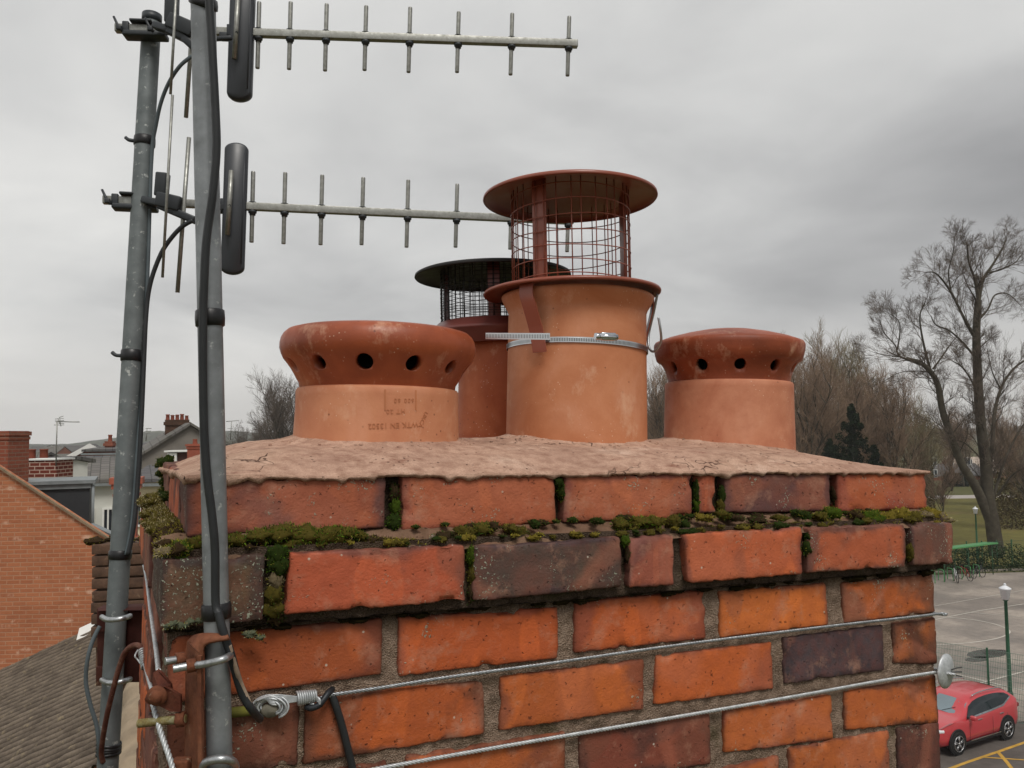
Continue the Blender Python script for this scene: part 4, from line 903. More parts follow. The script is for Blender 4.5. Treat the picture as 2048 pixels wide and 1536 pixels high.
# ---------------- aerials
def yagi(label, L, Rr, elems, dip, rod, refl, arms, group):
    """L, Rr: boom ends; elems: (u, vtop, vbot); all as points on the boom's own vertical plane"""
    A, B = P(*L), P(*Rr); d = (B-A).normalized(); t = thing('yagi_aerial', label, 'tv aerial', A.lerp(B, .1), group)
    u0, u1 = L[0], Rr[0]
    def at(u):                                       # point of the boom at column u
        a = (u-u0)/(u1-u0); za, zb_ = L[2], Rr[2]; Z = 1/((1-a)/za+a/zb_); return P(u, L[1]+(Rr[1]-L[1])*a, Z)
    side = d.cross(V((0, 0, 1))).normalized(); upv = side.cross(d).normalized(); rot = Matrix((d, side, upv)).transposed()
    if rot.determinant() < 0: rot = Matrix((d, -side, upv)).transposed()
    mb = MB(); mb.rbox((A+B)/2, ((B-A).length, .0135, .0145), rot, .0012, 2); mb.build('boom', ALU, t)
    for (u, vt, vb) in elems:
        c = at(u); q = CW.inverted() @ c; Z = -q.z; vm = 768-q.y/Z*FPX
        top = P(u+1.5, vt, Z); bot = P(u-2, vb, Z); rr = .0042; dd = (top-bot).normalized()
        mb = MB(); mb.tube([bot, bot+dd*.002, top-dd*.002, top], [rr*.9, rr, rr, rr*.9], 14); e = mb.build('director', ALU, t)
        sp = MB(); sp.lathe([(.0042, -.0175), (.0056, -.017), (.0060, -.0135), (.0078, -.0125), (.0082, -.0085), (.0068, -.0072), (.0060, -.007)], c, 14, rot=rot); sp.lathe([(.0060, .007), (.0075, .0072), (.0075, .0088), (.0044, .0095)], c, 14, rot=rot); sp.build('insulating_clip', PLAST, e)
    # folded dipole in its case
    u, vt, vb, hw = dip; c = at(u); Z = -(CW.inverted() @ c).z; top = P(u+4, vt, Z); bot = P(u-5, vb, Z); ax_ = (top-bot).normalized(); ln = (top-bot).length
    s2 = d; n2 = ax_.cross(s2).normalized(); mb = MB(); wd = hw*2*Z/FPX; pr = []
    for k in range(13):
        a = math.pi*k/12; pr.append((math.cos(a)*wd/2, ln/2-wd/2*.62+math.sin(a)*wd/2*.62))
    pr += [(-x_, -y_) for x_, y_ in pr]; th = .013
    cen = (top+bot)/2
    rings_ = []
    for (off, ins) in ((-th, .004), (-th*.75, .0008), (0, 0), (th*.75, .0008), (th, .004)):
        rings_.append([cen+s2*(x_*(1-ins*2/wd))+ax_*(y_*(1-ins*2/ln))+n2*off for x_, y_ in pr])
    m_ = len(pr); vs = [p for r_ in rings_ for p in r_]; fs = [(i*m_+k, i*m_+(k+1) % m_, (i+1)*m_+(k+1) % m_, (i+1)*m_+k) for i in range(4) for k in range(m_)]
    mb.add(vs, fs+[tuple(range(m_))[::-1], tuple(range(4*m_, 5*m_))]); dp = mb.build('dipole_case', RADOME, t)
    rb_ = MB(); rb_.tube([cen+s2*wd*.36+ax_*(ln*.42)+n2*th*1.0, cen+s2*wd*.36-ax_*(ln*.42)+n2*th*1.0], .0012, 6); rb_.tube([cen+s2*wd*.36+ax_*(ln*.42)-n2*th*1.0, cen+s2*wd*.36-ax_*(ln*.42)-n2*th*1.0], .0012, 6); rb_.build('case_rib', RADOME, dp)
    cl_ = MB(); cc = at(u-3); cl_.rbox(cc, (.047, .0235, .0225), rot, .002, 2); cl_.rbox(cc-d*.028-upv*.009, (.02, .018, .012), rot, .002, 2); cl_.build('boom_clamp', PLAST, t)
    u, vt, vb = rod; toc = TW*.021; c = at(u); Z = -(CW.inverted() @ c).z-.022
    mb = MB(); mb.tube([P(u+3, vt, Z), P(u-5, vb, Z)], .0046, 14); e = mb.build('director', ALU, t); mb = MB(); cs_ = at(u); q_ = CW.inverted() @ cs_; mb.tube([P(u-1, 768-q_.y/(-q_.z)*FPX, Z-.004), P(u-1, 768-q_.y/(-q_.z)*FPX, Z+.004)], .0028, 8); mb.build('rivet', PLAST, e)
    # reflector rods and the moulded corner bracket
    for (p0, p1, rr) in refl: mb = MB(); mb.tube([P(*p0), P(*p1)], rr, 10); mb.build('reflector_rod', ALU, t)
    br = MB()
    for pts, wd_, th_ in arms:
        pts = [P(*q) for q in pts]
        for a_, b_ in zip(pts, pts[1:]):
            dd = (b_-a_); x_ = dd.normalized(); y_ = TW.cross(x_).normalized(); z_ = x_.cross(y_); br.rbox((a_+b_)/2, (dd.length+wd_*.5, wd_, th_), Matrix((x_, y_, z_)).transposed(), .003, 2)
    br.build('reflector_bracket', PLAST, t)
    return t, at, rot, d, side, upv
grp = 'directional aerials on the left mast'
yu = yagi('upper aerial with vertical rods on a long boom, dipole case cut by the picture edge', (231, 57, 1.56), (1155, 88, 1.66),
          [(517, 4, 137), (580, 4, 139), (652, 8, 142), (731, 12, 141), (819, 15, 145), (916, 24, 145), (1023, 27, 150), (1137, 33, 152)], (484, -60, 203, 24), (474, -20, 118),
          [((354, -40, 1.50), (341, 188, 1.50), .0026), ((392, -60, 1.53), (372, 235, 1.53), .0040)],
          [([(345, -20, 1.53), (343, 42, 1.53)], .021, .022), ([(345, 44, 1.53), (382, 60, 1.53)], .028, .024), ([(312, 52, 1.54), (345, 62, 1.53)], .013, .018), ([(340, 62, 1.53), (368, 76, 1.53), (392, 98, 1.53)], .014, .018), ([(428, 78, 1.55), (462, 76, 1.55)], .008, .010)], grp)
yl = yagi('lower aerial with vertical rods on a boom running behind the cowl', (206, 400, 1.54), (1146, 442, 1.76),
          [(505, 343, 485), (569, 345, 488), (643, 350, 490), (725, 355, 490), (815, 360, 495), (913, 368, 495), (1022, 380, 499), (1136, 392, 504)], (470, 287, 550, 23), (460, 341, 470),
          [((345, 190, 1.50), (325, 555, 1.50), .0026), ((378, 275, 1.53), (355, 585, 1.53), .0040)],
          [([(326, 352, 1.53), (323, 388, 1.53)], .021, .022), ([(322, 400, 1.53), (356, 408, 1.53)], .027, .024), ([(290, 400, 1.54), (322, 408, 1.53)], .013, .018), ([(322, 412, 1.53), (350, 424, 1.53), (388, 440, 1.53)], .014, .018)], grp)
# U-bolt clamps of the aerials on the left mast
def mast_clamp(t, ua, v, Zb):
    c, at, rot, d, side, upv = None, t[1], t[2], t[3], t[4], t[5]
    c = at(ua); mb = MB(); mb.rbox(c+upv*-.0125+d*.006, (.078, .030, .010), rot, .003, 2); mb.rbox(c-d*.028, (.012, .021, .022), rot, .002, 2); mb.rbox(c+upv*.012+d*.0, (.040, .030, .005), rot, .002, 2); mb.build('mast_clamp', PLAST, t[0])
    for s_ in (-1, 1):
        w_ = MB(); q = c+d*(.028*s_-.008)+TW*.014; w_.tube([q+UP*.017-RX*.010, q+UP*.002-RX*.003, q-UP*.010+RX*.006], [.0022, .0026, .0030], 8); w_.rbox(q-UP*.004, (.010, .008, .009), rot, .002, 2); w_.build('wing_nut', PLAST, t[0])
mast_clamp(yu, 285, 60, 1.56); mast_clamp(yl, 264, 404, 1.54)
# ---------------- near corner ironwork
Zb = .775
ab = thing('angle_bracket', 'rusty angle iron bracket and bolts clamping the near mast to the chimney corner', 'bracket', P(385, 1500, Zb))
mb = MB()
def slab(mb, quad, d): mb.prism([P(*q) for q in quad], d)
# side plate (faces left) and front web, one folded piece
slab(mb, [(368, 1600, .80), (371, 1300, .80), (374, 1282, .80), (388, 1278, .79), (404, 1290, .775), (406, 1600, .775)], TW*-.004)
wv = [P(u, v, Z) for u, v, Z in [(404, 1300, .775), (404, 1600, .775)]]
mb.prism([P(398, 1310, .774), P(405, 1310, .772), (P(407, 1600, .772)), P(399, 1600, .774)], TW*.004)
lip = [(374, 1283, .80), (386, 1271, .792), (405, 1266, .786), (430, 1266, .782), (456, 1269, .780)]
lo = [(404, 1312, .774), (406, 1294, .773), (413, 1285, .772), (430, 1281, .772), (458, 1276, .773)]
a_ = curve_pts([P(*q) for q in lip], 4); b_ = curve_pts([P(*q) for q in lo], 4)
vs = a_+b_; n_ = len(a_); off = -TW*.003+UP*-.0028
mb.add(vs+[p+off for p in vs], [(i, i+1, n_+i+1, n_+i) for i in range(n_-1)]+[(2*n_+i, 3*n_+i, 3*n_+i+1, 2*n_+i+1) for i in range(n_-1)]+[(n_+i, n_+i+1, 3*n_+i+1, 3*n_+i) for i in range(n_-1)]+[(i+1, i, 2*n_+i, 2*n_+i+1) for i in range(n_-1)]+[(n_-1, 2*n_-1, 4*n_-1, 3*n_-1), (0, 2*n_, 3*n_, n_)])
mb.build('bracket_plate', RUST, ab)
def stud(t, a, b, r, nut_at, nm='threaded_bolt', nr=.0065, mat=None):
    a, b = P(*a), P(*b); d = (b-a).normalized(); L = (b-a).length; mb = MB(); n = int(L/.0016); pts = []; rs = []
    for k in range(n*2+1): pts.append(a+d*(L*k/(n*2))); rs.append(r*(1.0 if k % 2 else .88))
    mb.tube(pts, rs, 12); o = mb.build(nm, mat or ZINC, t)
    if nut_at is not None:
        c = a+d*(L*nut_at); nb = MB(); nb.tube([c-d*.0042, c-d*.0038, c+d*.0038, c+d*.0042], [nr*.9, nr, nr, nr*.9], 6); nb.build('nut', RUSTB, o)
    return o
stud(ab, (330, 1323, .775), (366, 1317, .785), .0038, .85); stud(ab, (346, 1338, .765), (388, 1330, .772), .0040, .88)
ub = MB(); ub.tube(curve_pts([P(*q) for q in [(386, 1331, .772), (410, 1328, .766), (435, 1322, .762), (452, 1316, .767), (461, 1309, .79), (450, 1302, .815)]], 6), .0035, 12); ub.build('u_bolt', ZINC, ab)
stud(ab, (276, 1447, .79), (372, 1437, .79), .0042, .90, mat=rust_material('mossy_bolt', H('#6b4a2c'), H('#7f7448'), H('#a8a58a'), 90), nr=.0075)
ub = MB(); ub.tube(curve_pts([P(*q) for q in [(404, 1545, .775), (410, 1526, .77), (440, 1518, .765), (466, 1524, .775), (472, 1545, .80)]], 6), .0040, 12); ub.build('u_bolt', ZINC, ab)
tab = MB(); tab.rbox(P(363, 1530, .775), (.016, .012, .012), CW.to_3x3(), .002, 2); tab.build('square_nut', RUSTB, ab)
# eye plate of the lashing on the left face
ep = thing('lashing_eye_plate', 'rusty folded plate with a round bolt, on the left face beside the bracket', 'wall plate', P(330, 1400, .80))
mb = MB(); mb.prism([P(289, 1398, .80), (P(300, 1380, .80)), P(314, 1372, .79), P(330, 1374, .785), P(346, 1383, .785), P(361, 1392, .785), P(361, 1424, .785), (P(340, 1423, .787)), P(318, 1412, .79), P(300, 1410, .80), P(291, 1406, .80)], -TW*.004)
mb.prism([P(306, 1346, .80), P(314, 1340, .80), P(322, 1346, .795), P(341, 1370, .79), P(343, 1385, .79), P(318, 1378, .79), P(304, 1372, .80)], -TW*.004); mb.build('plate', rust_material('red_rust', H('#4c251a'), H('#5e3022'), H('#6b4030'), 40), ep)
mb = MB(); c = P(315, 1391, .785); q = TW
rot_ = TW.to_track_quat('Z', 'Y').to_matrix()
mb.lathe([(.0095, 0), (.0095, .0018), (.0070, .0030), (.0062, .0034), (.0060, .0055), (.0045, .0075), (.0, .0080)], c, 20, rot=rot_); mb.build('bolt_head', RUSTB, ep)
# ---------------- lashing strands
def sstrand(name, label, pts, rad, mat, group=None, cat='wire', pitch=.014):
    mb = MB(); rope(mb, curve_pts([p for p in pts], 6), rad, 3, pitch, .0022, 5); return single(name, mb, mat, label, cat, loc=pts[0], group=group)
FP = lambda u, v, off=.004: M @ PC(u, v, YS-off)
gl = 'galvanised strands lashed round the chimney'
sstrand('lashing_wire', 'upper galvanised strand running from the wound coil across the brick face', [FP(640, 1397, .010), FP(664, 1390, .007), FP(760, 1376), FP(900, 1354), FP(1100, 1327), FP(1300, 1298), FP(1500, 1272), FP(1700, 1248), FP(1874, 1228), M @ V((W1+.004, .02, PC(1874, 1228, 0).z-.001)), M @ V((W1+.004, .30, PC(1874, 1228, 0).z-.004))], .0022, WIRE, gl)
sstrand('lashing_wire', 'lower bright strand crossing the bricks to the round corner guard', [FP(560, 1575), FP(780, 1533), FP(1000, 1494), FP(1200, 1460), FP(1400, 1426), FP(1600, 1391), FP(1760, 1362), FP(1868, 1345, .008), M @ V((W1+.010, .0, PC(1880, 1343, 0).z)), M @ V((W1+.006, .30, PC(1880, 1343, 0).z-.004))], .0025, WIREW, gl)
LF = lambda y, v_pt, off=.010: None
sstrand('lashing_wire', 'pale strand running down the left face into the eye plate', [P(288, 1130, 1.24), P(294, 1160, 1.20), P(300, 1210, 1.08), P(308, 1268, .96), P(314, 1312, .88), P(317, 1342, .83)], .0026, WIREW, gl)
sstrand('lashing_wire', 'pale strand dropping from the eye plate towards the lower picture edge', [P(306, 1408, .80), P(314, 1440, .79), P(326, 1478, .78), P(338, 1512, .77), P(352, 1560, .76)], .0028, WIREW, gl)
def coil(mb, a, b, r0, r1, turns, wr, n=14, sq=1.0):
    d = (b-a).normalized(); x_ = d.orthogonal().normalized(); y_ = d.cross(x_); pts = []
    N = int(turns*n)
    for k in range(N+1):
        t_ = k/N; r_ = r0+(r1-r0)*t_+.0007*math.sin(k*.9); an = 2*math.pi*k/n; pts.append(a.lerp(b, t_)+(x_*math.cos(an)+y_*math.sin(an)*sq)*r_)
    mb.tube(pts, wr, 6)
co_ = MB()
coil(co_, FP(594, 1397, .012), FP(634, 1391, .012), .0062, .0048, 9, .0012); 
for k in range(5):
    r_ = .0105+.0021*k; c = FP(541, 1418, .014); pts = []
    for i in range(22):
        a = R(-60)+R(270)*i/21; pts.append(c+RX*(math.cos(a)*r_*.98)+UP*(math.sin(a)*r_*.62+.002)+TW*(.002*math.sin(k*2+i*.3)))
    co_.tube(pts, .0012, 6)
for k in range(7):
    co_.tube(curve_pts([FP(512+k*3, 1402-k*2, .012), FP(545, 1391+k*3, .017), FP(575+k, 1392+k*2, .017), FP(600, 1395+k, .014)], 5), .0012, 6)
for k in range(3): co_.tube(curve_pts([FP(628, 1390+k*4, .012), FP(640, 1400+k*3, .018), FP(634, 1412, .016), FP(620, 1410-k*3, .012)], 5), .0012, 6)
wc = single('wire_coil', co_, WIREW, 'untidy bundle of wound wire ends at the start of the upper strand', 'wire coil', loc=FP(545, 1410, .01))
pg = MB(); rot_n = (M.to_3x3() @ V((0, -1, 0))).to_track_quat('Z', 'Y').to_matrix(); pg.lathe([(.0088, -.012), (.0088, .005), (.0070, .008), (.0, .0095)], FP(541, 1418, .008), 18, rot=rot_n, fn=lambda p: V((p.x*1.15, p.y*.85, p.z)))
single('timber_peg', pg, simple('grey_peg', H('#6b675a'), .85, 0, .3, 60), 'grey rounded peg in the mortar joint inside the wire bundle', 'peg', loc=FP(541, 1418, .0))
hk = MB(); hk.tube(curve_pts([FP(612, 1413, .010), FP(622, 1416, .014), (FP(638, 1410, .016)), FP(650, 1395, .014), FP(658, 1384, .010), FP(664, 1379, .002)], 6), .0034, 10)
single('iron_hook', hk, simple('dark_iron', H('#2f3236'), .5, .5, .2, 50), 'dark bent iron hook holding the wire bundle against the wall', 'hook', loc=FP(640, 1400, .0))
gp = MB(); gp.tube([FP(455, 1426, .006), FP(500, 1421, .005), FP(520, 1424, .002)], .0052, 10); single('mossy_rod', gp, simple('mossy_rod', H('#5c5a22'), .9, 0, .4, 60), 'short yellow-green rod lying in the joint between the near mast and the wire bundle', 'rod', loc=FP(480, 1424, .0))
cb = MB(); cb.tube(curve_pts([FP(663, 1388, .005), FP(676, 1425, .006), FP(690, 1475, .006), FP(708, 1550, .006), FP(716, 1600, .006)], 6), .0042, 8)
single('drop_cable', cb, CABLE, 'black cable hanging down the bricks from the iron hook', 'cable', loc=FP(663, 1388, .0))
# round corner guard at the right-hand edge
cg = thing('corner_guard', 'grey galvanised domed disc on the far corner under the lower strand', 'corner guard', M @ V((W1+.01, -.01, PC(1875, 1338, 0).z)))
mb = MB(); axn = (M.to_3x3() @ V((.22, -.97, 0))).normalized(); c0 = M @ V((W1+.006, -.012, PC(1875, 1340, 0).z)); rr_ = axn.to_track_quat('Z', 'Y').to_matrix()
mb.lathe([(.026, -.004), (.0265, -.003), (.0262, -.0015), (.021, .0008), (.014, .0035), (.0, .005)], c0, 32, rot=rr_); mb.lathe([(.026, -.004), (.0, -.006)], c0, 32, rot=rr_); mb.build('disc', WIREW, cg)
mb = MB(); q = c0+axn*.006
for k in range(3): mb.tube(curve_pts([q+UP*(.004*k-.004), q+RX*.008+UP*(.006*k-.005), q+RX*.016+UP*(.007*k-.006)], 4), .0011, 5)
mb.build('wire_ends', simple('dark_wire', H('#4a4a4a'), .5, .6), cg)
# ---------------- far-left bracket, hoop and strand behind
bk = thing('mast_bracket', 'dark maroon plate holding the duller mast to the left face', 'bracket', P(240, 1290, 1.46))
mb = MB(); mb.rbox(P(246, 1292, 1.475), (.090, .128, .006), CW.to_3x3(), .002, 2); mb.prism([P(196, 1216, 1.465), P(298, 1212, 1.465), P(298, 1220, 1.45), P(196, 1222, 1.45)], -TW*.02)
mb.rbox(P(206, 1240, 1.465), (.020, .042, .006), CW.to_3x3(), .002, 2); mb.rbox(P(204, 1352, 1.465), (.020, .034, .006), CW.to_3x3(), .002, 2); mb.build('plate', rust_material('maroon_paint', H('#3a1712'), H('#43201a'), H('#502c22'), 14), bk)
for v in (1236, 1362):
    ub = MB(); ub.tube(curve_pts([P(204, v-2, 1.43), P(214, v+3, 1.395), P(232, v+3, 1.39), P(252, v-1, 1.40), P(260, v-4, 1.44)], 6), .0046, 10); ub.build('u_bolt', ZINC, bk)
hp = MB(); hp.tube(curve_pts([P(206, 1524, 1.38), P(203, 1500, 1.37), P(212, 1440, 1.34), (P(226, 1380, 1.32)), P(240, 1330, 1.31), P(252, 1302, 1.30), P(270, 1290, 1.29), P(284, 1297, 1.28), P(290, 1320, 1.27), P(288, 1380, 1.27), P(284, 1460, 1.27), P(281, 1560, 1.27)], 8), .0042, 10)
single('iron_hoop', hp, rust_material('hoop_rust', H('#4c2a24'), H('#5f3a30'), H('#7d5a4c'), 50), 'brown iron hoop looping over beside the duller mast', 'iron hoop', loc=P(270, 1290, 1.29))
tw = MB(); coil(tw, P(283, 1300, 1.265), P(291, 1334, 1.24), .0050, .0060, 8, .0014); tw.tube(curve_pts([P(276, 1300, 1.26), P(270, 1312, 1.25), P(276, 1320, 1.25), P(286, 1334, 1.24)], 5), .0013, 6); tw.tube([P(289, 1330, 1.24), P(299, 1366, 1.05), P(306, 1384, .86)], .0024, 8); tw.build
single('wire_splice', tw, WIREW, 'tightly wound pale wire splice hanging from the iron hoop', 'wire splice', loc=P(286, 1320, 1.25))
# ================================================================== GROUND, HILLS, THE TOWN ON THE LEFT
def ground_material():
    m = NM('town_ground'); co = m.co('Object'); a = m.noise(.02, 6, .6, co); b = m.noise(.25, 6, .65, co)
    c = m.ramp(a, [(.3, H('#4a4c30')), (.5, H('#5a5a38')), (.7, H('#55503e'))]); c = m.mix(m.ramp(b, [(.35, 0.0), (.7, .5)]), c, H('#3f4128'))
    return m.out(c, .95, 0, None, .1)
g = MB(); NGR = 60; FH = V((.43, .903, 0)); RH = V((.903, -.43, 0))
def gp_(i, j):
    X = -1700+3400*i/NGR; Y = -200+1900*(j/NGR)**1.6; return CPOS+RH*X+FH*Y-V((0, 0, CPOS.z-GZ))
g.add([gp_(i, j) for j in range(NGR+1) for i in range(NGR+1)], [(j*(NGR+1)+i, j*(NGR+1)+i+1, (j+1)*(NGR+1)+i+1, (j+1)*(NGR+1)+i) for j in range(NGR) for i in range(NGR)])
struct('ground', g, ground_material())
def hill_material():
    m = NM('wooded_hill'); co = m.co('Object'); a = m.noise(.006, 6, .65, co); b = m.noise(.05, 5, .7, co)
    c = m.ramp(a, [(.35, H('#2c3226')), (.5, H('#3b3f2f')), (.62, H('#4f5238'))]); c = m.mix(m.ramp(b, [(.4, 0.0), (.65, .7)]), c, H('#23281f'))
    c = m.mix(m.math('MULTIPLY', m.ramp(m.vor(.035, co), [(.10, 1.0), (.16, 0.0)]), m.ramp(m.noise(.004, 2, .5, co), [(.5, 0.0), (.56, .9)])), c, H('#a59c90'))
    return m.out(c, .95, 0, m.bump(b, .8, 8), .1)
hm = MB()
def ridge_h(u):                                       # skyline of the hill in picture columns, as height above the eye
    pts = [(-700, 4), (0, -9), (60, -8), (150, -4), (210, 3), (290, 12), (330, 14), (420, 13), (520, 9), (700, 6), (1100, 8), (1700, 4), (1900, 0), (2100, -2), (2900, 4)]
    for (a, x), (b, y) in zip(pts, pts[1:]):
        if a <= u <= b: return x+(y-x)*(u-a)/(b-a)
    return 5
def hp_(a, b):
    u = -700+3600*a; Z = 650+900*b; base = P(u, 870, Z); px = ridge_h(u)+nz((u, 0, 0), .012)*3+nz((u, 0, 0), .11)*1.3; top = (px/FPX)*1300
    s_ = min(1, b/.7); s_ = s_*s_*(3-2*s_); z = GZ-1+(top+10.5+1)*s_*(1 if b <= .75 else 1-(b-.75)*1.2)
    z += (nz((base.x, base.y, 0), .01)+nz((base.x, base.y, 0), .04)*.5)*5*min(1, b*3)*(1-abs(b-.6))
    return V((base.x, base.y, CPOS.z+z-.1876+.0))
hm.grid(hp_, 240, 40); struct('hills', hm, hill_material())
# ---- helpers for buildings
YAWC = R(-25.469)
def frame_at(pos, yaw): return Matrix.Translation(pos) @ Matrix.Rotation(YAWC+R(yaw), 4, 'Z')
REDBR = bricktex('red_brick_far', H('#8f4c38'), H('#7c4334'), H('#8f7464'), var=.3)
REDBR2 = bricktex('orange_brick_far', H('#945440'), H('#824836'), H('#8a7060'), var=.3)
GABLE = bricktex('speckled_gable_brick', H('#b0704e'), H('#a06244'), H('#b08468'), var=.35, spot=.8)
DARKBR = bricktex('sooty_brick', H('#5c4234'), H('#453026'), H('#4c4034'), var=.5)
def slate_material(name, c1, c2, sc_=1.0):
    m = NM(name); uvn = m.co('Object'); s = m.n('ShaderNodeSeparateXYZ'); m.l(uvn, s.inputs[0])
    cb = m.n('ShaderNodeCombineXYZ'); m.l(m.math('ADD', s.outputs[0], m.math('MULTIPLY', s.outputs[1], .0)), cb.inputs[1]); m.l(s.outputs[1], cb.inputs[0])
    b = m.n('ShaderNodeTexBrick'); m.l(cb.outputs[0], b.inputs[0]); b.inputs['Scale'].default_value = sc_; b.inputs['Brick Width'].default_value = .30; b.inputs['Row Height'].default_value = .32
    b.inputs['Mortar Size'].default_value = .018; b.inputs['Color1'].default_value = c1; b.inputs['Color2'].default_value = c2; b.inputs['Mortar'].default_value = tuple(x*.35 for x in c1[:3])+(1,)
    c = m.mix(m.ramp(m.noise(1.1, 5, .6), [(.4, 0.0), (.7, .4)]), b.outputs[0], H('#5c5a4a'))
    return m.out(c, .75, 0, m.bump(b.outputs[1], -.6, .02), .3)
SLATE = slate_material('slate_roof', H('#5f5d5e'), H('#514f52')); SLATE2 = slate_material('grey_tile_roof', H('#706c68'), H('#5d5a58'))
RENDER = simple('grey_render', H('#78726b'), .9, 0, .14, 1.2); WHITER = simple('white_render', H('#c9c9c2'), .85, 0, .08, 1); CREAM = simple('cream_render', H('#cfc1a2'), .85, 0, .08, 1)
WHITEP = simple('white_paint', H('#dcdcd8'), .6, 0, .05, 4); DGREY = simple('dark_cladding', H('#2e3033'), .6, 0, .15, 2.5); LEAD = simple('lead_trim', H('#7b8081'), .6, .1, .15, 6)
GLASS = simple('window_glass', H('#2a3036'), .12, 0, .2, 3, 0, 0, .6); REDPOT = simple('red_pot_clay', H('#8a4a38'), .8, 0, .15, 5)
REDPAINT = simple('red_masonry_paint', H('#96503c'), .7, 0, .2, 4); BROWNW = simple('brown_board', H('#4a2c26'), .7)
def windows(t, F_, rects, depth=.06, pane=GLASS, y=0):
    for (x0, x1, z0, z1) in rects:
        f = MB(); w_ = .07
        f.box(((x0+x1)/2, y-.03, z1-w_/2), (x1-x0, .08, w_)); f.box(((x0+x1)/2, y-.03, z0+w_/2), (x1-x0, .10, w_))
        f.box((x0+w_/2, y-.03, (z0+z1)/2), (w_, .078, z1-z0-2*w_)); f.box((x1-w_/2, y-.03, (z0+z1)/2), (w_, .078, z1-z0-2*w_)); f.box(((x0+x1)/2, y-.03, (z0+z1)/2), (w_*.8, .07, z1-z0-2*w_))
        fo = f.build('window', WHITEP, t, F_); g_ = MB(); g_.box(((x0+x1)/2, y-.012, (z0+z1)/2), (x1-x0-.1, .02, z1-z0-.1)); g_.build('pane', pane, fo, F_)
def stack_part(t, F_, c, w_, d_, h_, mat, pots, pr=.12, ph=.35, mp=REDPOT, name='chimney'):
    m_ = MB(); m_.box((c[0], c[1], c[2]+h_/2), (w_, d_, h_)); m_.box((c[0], c[1], c[2]+h_-.12), (w_+.12, d_+.12, .15)); m_.box((c[0], c[1], c[2]+h_+.03), (w_+.02, d_+.02, .06)); s_ = m_.build(name, mat, t, F_)
    for k in range(pots):
        p_ = MB(); x_ = c[0]-w_/2+w_*(k+.5)/pots; r_ = pr*random.uniform(.85, 1.1); hh = ph*random.uniform(.75, 1.25)
        p_.lathe([(r_, 0), (r_*.85, hh*.8), (r_*1.05, hh*.85), (r_*1.0, hh), (r_*.7, hh), (r_*.6, hh*.6)], (x_, c[1], c[2]+h_+.06), 10); p_.build('pot', mp, s_, F_)
    return s_
def house(name, label, u, Z, yaw, w, d, v_eave, v_ridge, wall, roof, wins=(), chim=None, group=None, ridge_along='y', verge=None, cat='house'):
    """gable (or eaves) side centred on picture column u at distance Z; w along the wall, d depth"""
    c = P(u, 870, Z); pos = V((c.x, c.y, GZ)); F_ = frame_at(pos, yaw); he = P(u, v_eave, Z).z-GZ; hr = P(u, v_ridge, Z).z-GZ
    t = thing(name, label, cat, pos, group); t.rotation_euler = (0, 0, 0)
    m_ = MB()
    if ridge_along == 'y':
        m_.prism([V((-w/2, 0, 0)), V((w/2, 0, 0)), V((w/2, 0, he)), V((0, 0, hr)), V((-w/2, 0, he))], (0, d, 0)); m_.build('walls', wall, t, F_)
        r_ = MB(); o = .22; th = .12; sl = (hr-he)/(w/2)
        for s_ in (-1, 1):
            r_.prism([V((0, -o, hr+.02)), V((s_*(w/2+o), -o, he-sl*o+.02)), V((s_*(w/2+o), -o, he-sl*o+.02+th)), V((0, -o, hr+.02+th))], (0, d+2*o, 0))
        r_.build('roof', roof, t, F_)
        if verge is not None:
            v_ = MB()
            for s_ in (-1, 1): v_.prism([V((0, -o-.04, hr-.12)), V((s_*(w/2+o), -o-.04, he-sl*o-.12)), V((s_*(w/2+o), -o-.04, he-sl*o+.17)), V((0, -o-.04, hr+.17))], (0, .035, 0))
            v_.build('verge_board', verge, t, F_)
    else:
        m_.prism([V((-w/2, 0, 0)), V((-w/2, d, 0)), V((-w/2, d, he)), V((-w/2, d/2, hr)), V((-w/2, 0, he))], (w, 0, 0)); m_.build('walls', wall, t, F_)
        r_ = MB(); o = .25; th = .12; sl = (hr-he)/(d/2)
        for y0, y1, s_ in ((d/2, -o, -1), (d/2, d+o, 1)):
            r_.prism([V((-w/2-.1, y0, hr+.02)), V((-w/2-.1, y1, he-sl*o+.02)), V((-w/2-.1, y1, he-sl*o+.02+th)), V((-w/2-.1, y0, hr+.02+th))], (w+.2, 0, 0))
        r_.build('roof', roof, t, F_); g_ = MB(); g_.box((0, -o-.03, he-.12), (w+.2, .1, .1)); g_.build('gutter', LEAD, t, F_)
    windows(t, F_, wins)
    if chim:
        for (cx_, cy_, cw_, cd_, ch_, np_, cm_) in chim: stack_part(t, F_, (cx_, cy_, (he if ridge_along == 'y' else he)+(hr-he)*(.35)), cw_, cd_, ch_+(hr-he)*.65, cm_, np_)
    return t, F_, he, hr
# ---- near neighbour: big brick gable, low ribbed roof against it
gw = thing('gable_wall', 'big speckled orange brick gable wall sloping down to the right at the left edge', 'wall', P(60, 1200, 14.6))
A = [P(-260, 765, 14.6), P(226, 1082, 14.6)]
mb = MB(); bz = -14.0
poly = [A[0], A[1], V((A[1].x, A[1].y, bz)), V((A[0].x, A[0].y, bz))]; mb.prism(poly, FH*.12); mb.build('wall', GABLE, gw)
dsl = (A[1]-A[0]).normalized(); nsl = (V((0, 0, 1))-dsl*dsl.z).normalized()
cp = MB(); cp.prism([A[0]-FH*.05-nsl*.015, A[1]-FH*.05-nsl*.015+dsl*.12, A[1]-FH*.05+dsl*.12+nsl*.02, A[0]-FH*.05+nsl*.02], FH*.05); cp.build('verge_coping', simple('mossy_coping', H('#7d6b55'), .9, 0, .3, 6), gw)
lr = thing('ribbed_roof', 'low brown roof of ribbed tiles abutting the brick gable wall', 'roof', P(60, 1400, 12))
